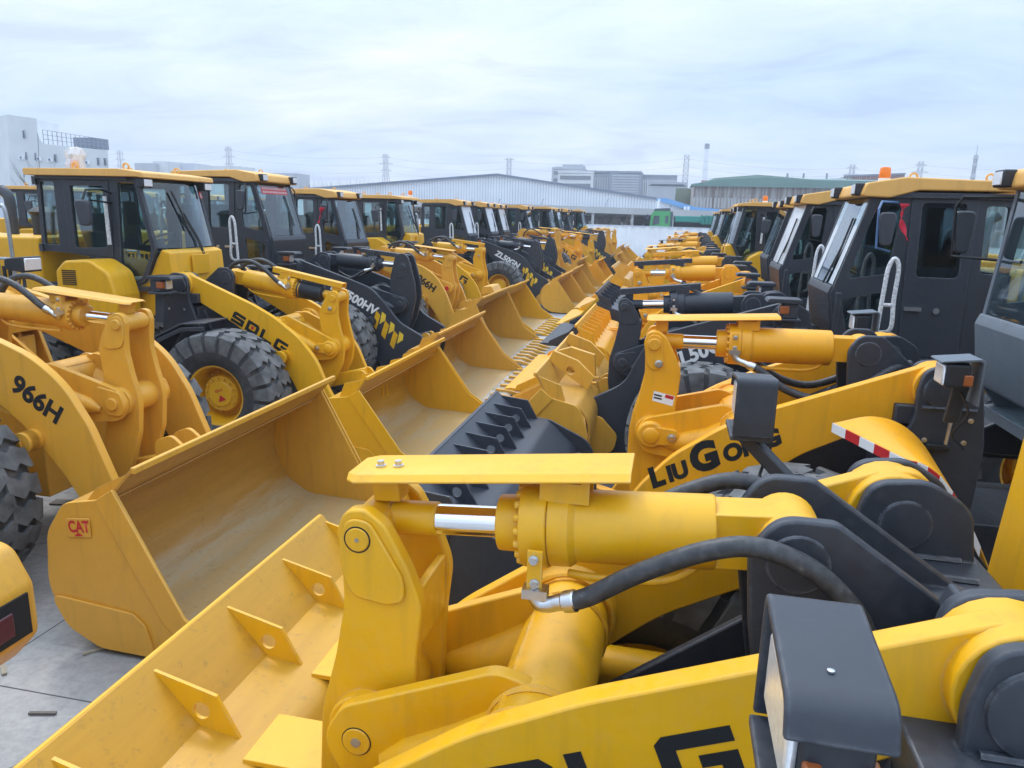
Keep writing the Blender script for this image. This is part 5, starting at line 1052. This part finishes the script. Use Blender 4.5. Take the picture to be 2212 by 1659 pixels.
# chimney
ch = thing('factory_chimney', (0, 0, 0), 0, 'tall white tapering factory chimney with a black top, right of the office blocks', 'chimney'); YC = 400; b_, t_ = at(1521, 397, YC), at(1528, 312, YC)
mb = MB(); mb.lathe([(1.7, 0), (1.45, b_.z), (1.1, t_.z-2.2)], (b_.x, YC, 0), (0, 0, 1), 20); mb.build('shaft', W_, ch)
mb = MB(); mb.lathe([(1.15, 0), (1.25, .4), (1.25, 2.4), (1.0, 2.6)], (b_.x, YC, t_.z-2.2), (0, 0, 1), 20); mb.build('cap', GYD, ch)
mb = MB(); mb.lathe([(1.52, 0), (1.50, 2.2)], (b_.x, YC, b_.z-.5), (0, 0, 1), 20); mb.build('band', BRK, ch)
# pylons, masts and the wires strung between them
def pylon(px, pyt, Y, label, arms=(.74, .85, .95), wbase=7.5, cat='pylon', slim=False, nm='pylon'):
    t = at(px, pyt, Y); H = t.z; o = thing(nm, (t.x, Y, 0), 0, label, cat)
    mb = MB(); wb, wt = wbase, (2.0 if not slim else wbase*.7)
    def wdt(f): return wb+(wt-wb)*min(1, f/.72) if not slim else wb+(wt-wb)*f
    n = 9 if not slim else 14; r = .15
    for sx in (-1, 1):
        for sy in (-1, 1): mb.tube([(sx*wdt(k/n)/2, sy*wdt(k/n)/2, H*k/n) for k in range(n+1)], r, 4)
    for k in range(n):
        a, b = k/n, (k+1)/n; wa, wb2 = wdt(a)/2, wdt(b)/2
        for sy in (-1, 1):
            mb.tube([(-wa, sy*wa, H*a), (wb2, sy*wb2, H*b)], r*.6, 3); mb.tube([(wa, sy*wa, H*a), (-wb2, sy*wb2, H*b)], r*.6, 3)
        mb.tube([(-wb2, -wb2, H*b), (wb2, -wb2, H*b)], r*.6, 3)
    mb.build('mast', PY, o)
    for f in arms:
        mb = MB(); L = 3.4 if f < .8 else (4.2 if f < .9 else 2.8); mb.tube([(-L, 0, H*f), (0, 0, H*f+.8), (L, 0, H*f)], r*.8, 3); mb.tube([(-L, 0, H*f), (L, 0, H*f)], r*.7, 3); mb.build('cross_arm', PY, o)
    return t
tops = [pylon(258, 325, 430, 'lattice pylon with several cross arms, right beside the white building'), pylon(493, 317, 400, 'lattice pylon above the cab of the black-boomed loader'), pylon(833, 333, 400, 'lattice pylon standing over the left slope of the warehouse roof'),
        pylon(1100, 342, 410, 'lattice pylon just right of the warehouse ridge', arms=(.98,)), pylon(1484, 335, 380, 'slim square lattice tower just left of the chimney', arms=(), wbase=3.0, slim=True, nm='lattice_tower', cat='tower'),
        pylon(1842, 356, 420, 'lattice pylon left of the amber beacon on the right'), pylon(1990, 349, 420, 'lattice pylon above the yellow roof of the big black cab')]
tm = pylon(2109, 335, 330, 'thin telecom mast with antenna clusters at the right', arms=(), wbase=1.2, slim=True, nm='telecom_mast', cat='mast')
for f in (.72, .86, .95):
    mb = MB(); mb.cyl((0, 0, tm.z*f), (0, 0, tm.z*f+1.3), 1.0, .8, n=10); mb.build('antenna', GY, bpy.data.objects['telecom_mast'])
mb = MB(); mb.tube([(0, 0, tm.z), (0, 0, tm.z+3.6)], .12, 4); mb.build('spire', PY, bpy.data.objects['telecom_mast'])
def wire(a, b, sag): return [a+(b-a)*(k/12)-Vector((0, 0, sag*4*(k/12)*(1-k/12))) for k in range(13)]
wl_ = thing('power_lines', (0, 0, 0), 0, 'thin sagging power lines strung between the distant pylons', 'power lines')
mlines = [(tops[i], tops[i+1]) for i in range(4)]+[(tops[5], tops[6]), (tops[6], tops[6]+Vector((90, 20, 2))), (tops[4], tops[5]), (tops[0]-Vector((70, 0, 0)), tops[0])]
for a_, b_ in mlines:
    for f in (.72, .84, .95):
        mb = MB(); mb.tube(wire(Vector((a_.x, a_.y, a_.z*f)), Vector((b_.x, b_.y, b_.z*f)), 2.2), .05, 4); mb.build('wire', PY, wl_)
# white building on the left
wb = thing('white_building', (0, 0, 0), 0, 'white rendered building with a taller block, small windows and air conditioners at the far left', 'building')
YA, YB_ = 80, 86
def ap(x, y, t=None):                       # crop pixels of the left building on its slightly turned front
    X, Yp = x*.6175/1.8517, (400+y*.6175)/1.8517
    a0, a1 = at(92/1, 400, YA), at(233, 400, YB_)
    k = (X-27)/(233-27); return at(X, Yp, YA+(YB_-YA)*k)
def front(name, mat, pts, th, par=wb): return wallpoly(name, mat, [ap(*q) for q in pts], th, par)
def drop(q): v = ap(*q); return (v.x, v.y, 0)
wallpoly('wall', PL, [drop((47, 540)), drop((238, 540)), ap(238, 120), ap(47, 93)], Vector((-9.0, 5.0, 0)), wb)
wallpoly('side_wall', W_, [(ap(-200, 93).x, 82, 0), drop((47, 540)), ap(47, 93), Vector((ap(-200, 93).x, 82, ap(47, 93).z))], Vector((-2, 10, 0)), wb)
wallpoly('wall', PL, [drop((245, 540)), drop((698, 540)), ap(698, 325), ap(285, 285), ap(262, 265), ap(245, 212)], Vector((-9.0, 5.0, 0)), wb)
mb = MB(); a_, b_ = ap(285, 283), ap(697, 324); hgt = 1.25
for t in [i/14 for i in range(15)]: q = a_+(b_-a_)*t; mb.bar(q, q+Vector((0, 0, hgt+.4*(1-t))), .06)
for f in (.33, .66, 1.0): mb.bar(a_+Vector((0, 0, (hgt+.4)*f)), b_+Vector((0, 0, hgt*f)), .05)
mb.build('roof_railing', PY, wb)
mb = MB(); a_, b_ = ap(365, 292), ap(590, 315); mb.box((a_+b_)/2+Vector((0, 3, .65)), ((b_-a_).x, 2.5, 1.3)); mb.build('roof_shed', GYD, wb)
for (x, y) in ((150, 223), (163, 362), (223, 367), (353, 377), (455, 380), (538, 390), (631, 399), (677, 401), (147, 475), (160, 500-12)):
    if y > 480: continue
    c = ap(x, y); mb = MB(); mb.box(c+Vector((0, -.02, 0)), (.66, .12, .95)); wn = mb.build('window', WF, wb)
    mb = MB(); 
    for e in (-.15, .15): mb = MB(); mb.box(c+Vector((e, -.09, -.08)), (.24, .03, .66)); mb.build('pane', WN, wn)
    mb = MB(); mb.box(c+Vector((0, -.09, .36)), (.54, .03, .14)); mb.build('pane', WN, wn)
for (x, y) in ((150, 374), (262, 382), (335, 388), (572, 406)):
    c = ap(x, y); mb = MB(); mb.box(c+Vector((0, -.25, 0)), (.55, .34, .42)); ac = mb.build('air_conditioner', W_, wb)
    mb = MB(); mb.cyl(c+Vector((.06, -.43, 0)), c+Vector((.06, -.45, 0)), .17, n=14); mb.build('fan_grille', GYD, ac)
mb = MB(); mb.tube([ap(408, 320), ap(412, 540)], .05, 6); mb.build('drain_pipe', WF, wb)
yk = thing('office_strip', (0, 0, 0), 0, 'low building with cream and grey panels below the white building at the left edge', 'building'); mb = MB(); a_, b_ = at(-30, 397, 70), at(95, 402, 70); mb.box(((a_.x+b_.x)/2, 73, a_.z/2-.2), (b_.x-a_.x, 5, a_.z)); mb.build('wall', WD, yk)
for k in range(5): mb = MB(); mb.box((a_.x+(b_.x-a_.x)*(k+.5)/5, 70.4, a_.z-.9), ((b_.x-a_.x)/7, .3, .7)); mb.build('panel', M['ytape2'] if k % 2 == 0 else WN, yk)
hz = thing('low_roofline', (0, 0, 0), 0, 'faint pale factory roofline between the white building and the warehouse', 'building')
for k, (xa, xb, y, Y) in enumerate(((290, 335, 352, 260), (330, 362, 348, 262), (355, 420, 352, 270), (420, 520, 358, 265), (500, 640, 372, 250))):
    a_, b_ = at(xa, y, Y), at(xb, y, Y); mb = MB(); mb.box(((a_.x+b_.x)/2, Y+5, a_.z/2), (b_.x-a_.x, 10, a_.z)); mb.build('wall', (GY, PL, WD, PL, GY)[k], hz)
# bare trees
def bare_tree(px, py_top, py_base, Y, label, seed, group=None, spread=.6):
    random.seed(seed); t, b = at(px, py_top, Y), at(px, py_base, Y); H = t.z; o = thing('bare_tree', (t.x, Y, 0), 0, label, 'tree', group)
    mb = MB(); mb.tube([(0, 0, 0), (.05, 0, H*.3), (-.03, 0, H*.55)], .1, 5, rr=[.12, .09, .05]); mb.build('trunk', BARK, o)
    mb = MB()
    for k in range(22):
        z = H*random.uniform(.15, .6); an = random.uniform(0, 2*pi); l = H*random.uniform(.3, .55); p0 = Vector((0, 0, z)); p1 = p0+Vector((cos(an)*spread*l*.5, sin(an)*spread*l*.5, l*.5)); p2 = p1+Vector((cos(an+.5)*spread*l*.3, sin(an+.5)*spread*l*.3, l*.5))
        mb.tube([p0, p1, p2], .03, 4, rr=[.035, .022, .008])
        for j in range(3): an2 = an+random.uniform(-1.4, 1.4); q = p0.lerp(p1, random.uniform(.4, 1)); mb.tube([q, q+Vector((cos(an2)*l*.25, sin(an2)*l*.25, l*.32))], .014, 3, rr=[.015, .006])
    mb.build('branches', BARK, o); return o
for k, (px, yt, Y, l) in enumerate(((67, 352, 66, 'bare tree against the white building, left of the bagged beacon'), (110, 358, 68, 'smaller bare tree against the white building, behind the bagged beacon'), (1318, 462, 84, 'bare shrub behind the white fence, left of its pair'), (1345, 458, 83, 'taller bare shrub behind the white fence, near the green truck'), (1290, 468, 85, 'low bare shrub behind the fence, beside the last cabs'))):
    bare_tree(px, yt, 460, Y, l, 20+k, spread=1.0 if k > 1 else .8)
random.seed(9)
for k in range(26):
    px = 655+k*6.1+random.uniform(-2, 2); bare_tree(px, 390+random.uniform(-2, 5)+(k*.1), 420, 205+k*.4, 'thin bare tree in the faint line of trees left of the warehouse', 60+k, 'bare trees in a line left of the warehouse', spread=.4)
# green dump truck behind the fence
tk = thing('dump_truck', (0, 0, 0), 0, 'green dump truck with a tarpaulin-covered bed behind the white fence', 'truck'); YT = 78.0
ta, tb, tc_, td = at(1404, 455, YT), at(1449, 455, YT), at(1449, 490, YT), at(1568, 467, YT)
zt = ta.z; x0, x1, x2 = ta.x, tb.x, td.x
mb = MB(); mb.prism(fil([(x0+.05, .9, .1), (x0-.02, 1.7, .1), (x0+.18, zt-.25, .2), (x0+.5, zt, .2), (x1, zt-.02, .1), (x1, .9)], 5), YT, YT+2.4, [fil([(x0+.30, zt-1.45, .05), (x0+.42, zt-.5, .08), (x0+1.0, zt-.5, .05), (x0+1.0, zt-1.3, .05)], 3)]); cabt = mb.build('cab', GRN, tk, bevel=.06)
mb = MB(); mb.box((x0+.66, YT+1.2, zt-.95), (.8, 2.2, 1.0)); mb.build('window', WN, cabt)
mb = MB(); mb.box((x1-.33, YT-.02, zt-.85), (.30, .04, .75)); mb.build('window', WN, cabt)
mb = MB(); mb.prism(fil([(x0+.35, zt-.05, .1), (x0+.5, zt+.22, .15), (x1-.05, zt+.30, .1), (x1-.02, zt-.05)], 4), YT+.2, YT+2.2); mb.build('wind_deflector', WN, cabt)
mb = MB(); mb.box((x0-.18, YT-.25, zt-.6), (.14, .2, .55)); mb.build('mirror', WN, cabt)
mb = MB(); mb.box((x1+.12, YT+1.2, zt-.9), (.25, 2.2, 1.7)); mb.build('headboard', WN, tk)
zb = at(1500, 468, YT).z; zl = at(1500, 484, YT).z
mb = MB(); mb.box(((x1+x2)/2+.2, YT+1.2, (zb+zl)/2+.1), (x2-x1-.5, 2.3, zb-zl-.1)); mb.build('bed', TARP, tk, bevel=.08)
random.seed(2)
for i in range(12): mb = MB(); x = x2-2.3+i*.2; mb.tube([(x, YT-.02, zb+.12+random.uniform(-.05, .05)), (x+random.uniform(-.05, .05), YT-.06, (zb+zl)/2), (x, YT-.02, zl)], .09, 6); mb.build('tarpaulin_fold', TARP, tk)
mb = MB(); mb.box(((x1+x2)/2+3, YT+1.2, 1.25), (x2-x0+8, 1.0, .35)); mb.build('chassis', GRN, tk)
for x in (x0+1.0, x2-.6, x2+.8):
    for yy in (.15, 2.2): mb = MB(); mb.cyl((x, YT+yy-.15, .52), (x, YT+yy+.15, .52), .52, n=20); mb.build('wheel', M['rub'], tk)
# ------------------------------------------------------------------ loose things about the yard
def stick(x, y, Y_, L, an, label, mat, wd=.03):
    p = None; d = ray(x, y); t = (.012-CAMH)/d.z; c = Vector((d.x*t, d.y*t, .012)); mb = MB(); mb.box((0, 0, 0), (L, wd, .012)); ob = mb.build('wood_scrap', mat); ob.location = c; ob.rotation_euler = (0, 0, an); tag(ob, label, 'scrap', 'wood scraps on the concrete')
WOOD = plain('pale_wood', (.38, .34, .27), rough=.8); WOODD = plain('weathered_wood', (.16, .15, .14), rough=.8)
stick(203, 1405, 0, .14, .9, 'pale wood scrap on the concrete beside the badge-marked bucket', WOOD, .025)
stick(92, 1540, 0, .16, .25, 'dark wood sliver on the concrete near the lower left corner', WOODD, .02)
stick(8, 1446, 0, .12, -.7, 'pale wood scrap at the left edge of the concrete', WOOD, .03)
stick(145, 1085, 0, .3, .2, 'crumpled dark litter on the ground behind the badge-marked bucket', WOODD, .12)
def ribbon_cloth(name, label, cat, pts, wdt, mat):
    mb = MB(); sp = spline(pts, 6); n = len(sp); vs = []
    for i, p in enumerate(sp): a = i*.5; e = Vector((cos(a)*.8+.4, sin(a)*.6, 0))*wdt*(1-.5*i/n); vs += [p-e, p+e]
    mb.add(vs, [(2*i, 2*i+1, 2*i+3, 2*i+2) for i in range(n-1)]); ob = mb.build(name, mat); so_ = ob.modifiers.new('thickness', 'SOLIDIFY'); so_.thickness = .004; return tag(ob, label, cat)
YM = 7.68
ribbon_cloth('red_ribbon', 'red cloth ribbon tied to the blue-wrapped mirror arm of the big black cab', 'ribbon', [at(1955, 440, YM), at(1948, 462, YM), at(1950, 490, YM+.03), at(1960, 520, YM)], .035, M['cloth'])
ribbon_cloth('red_ribbon', 'red cloth strip hanging at the dark third cab of the left row', 'ribbon', [at(696, 448, 15.1), at(692, 465, 15.1), at(688, 482, 15.1)], .05, M['cloth'])
def on(root, x, y, z): return root.matrix_world @ Vector((x, y, z))
bpy.context.view_layer.update()
# bag over the beacon on the glass cab
q = at(163, 368, 9.3); beacon(PARKED[14][1], q.x+5.3, q.y-9.1+.09, 3.43)
BAG = bpy.data.materials.new('clear_bag'); BAG.use_nodes = True; nt = BAG.node_tree; nt.nodes.clear()
o_ = nd(nt, 'ShaderNodeOutputMaterial'); mx = nd(nt, 'ShaderNodeMixShader'); tr = nd(nt, 'ShaderNodeBsdfTransparent'); pb = nd(nt, 'ShaderNodeBsdfPrincipled', Roughness=.25); pb.inputs['Base Color'].default_value = (.85, .86, .88, 1); mx.inputs[0].default_value = .45
lk(nt, tr.outputs[0], mx.inputs[1]); lk(nt, pb.outputs[0], mx.inputs[2]); lk(nt, mx.outputs[0], o_.inputs[0])
random.seed(4); mb = MB(); mb.lathe([(.075, 0), (.10, .03), (.12, .10), (.11, .18), (.13, .24), (.10, .30), (.05, .33)], (q.x, q.y, 3.435), (0, 0, 1), 18)
mb.v = [(x+random.uniform(-.02, .02)+(.10*(z-3.5) if z > 3.6 else 0), y+random.uniform(-.02, .02), z+random.uniform(-.015, .015)) for x, y, z in mb.v]
tag(mb.build('plastic_bag', BAG, None, sharp=15), 'clear plastic bag wrapped over the orange beacon on the yellow cab roof', 'bag')

# ------------------------------------------------------------------ the air between here and the far buildings
HAZE = bpy.data.materials.new('haze_air'); HAZE.use_nodes = True; nt = HAZE.node_tree; nt.nodes.clear()
o_ = nd(nt, 'ShaderNodeOutputMaterial'); pv = nd(nt, 'ShaderNodeVolumePrincipled'); pv.inputs['Color'].default_value = (.86, .91, 1, 1); pv.inputs['Density'].default_value = .0012; pv.inputs['Anisotropy'].default_value = .2
lk(nt, pv.outputs[0], o_.inputs['Volume'])
mb = MB(); mb.box((-60, 215, 32), (960, 600, 66)); tag(mb.build('haze', HAZE), kind='stuff')
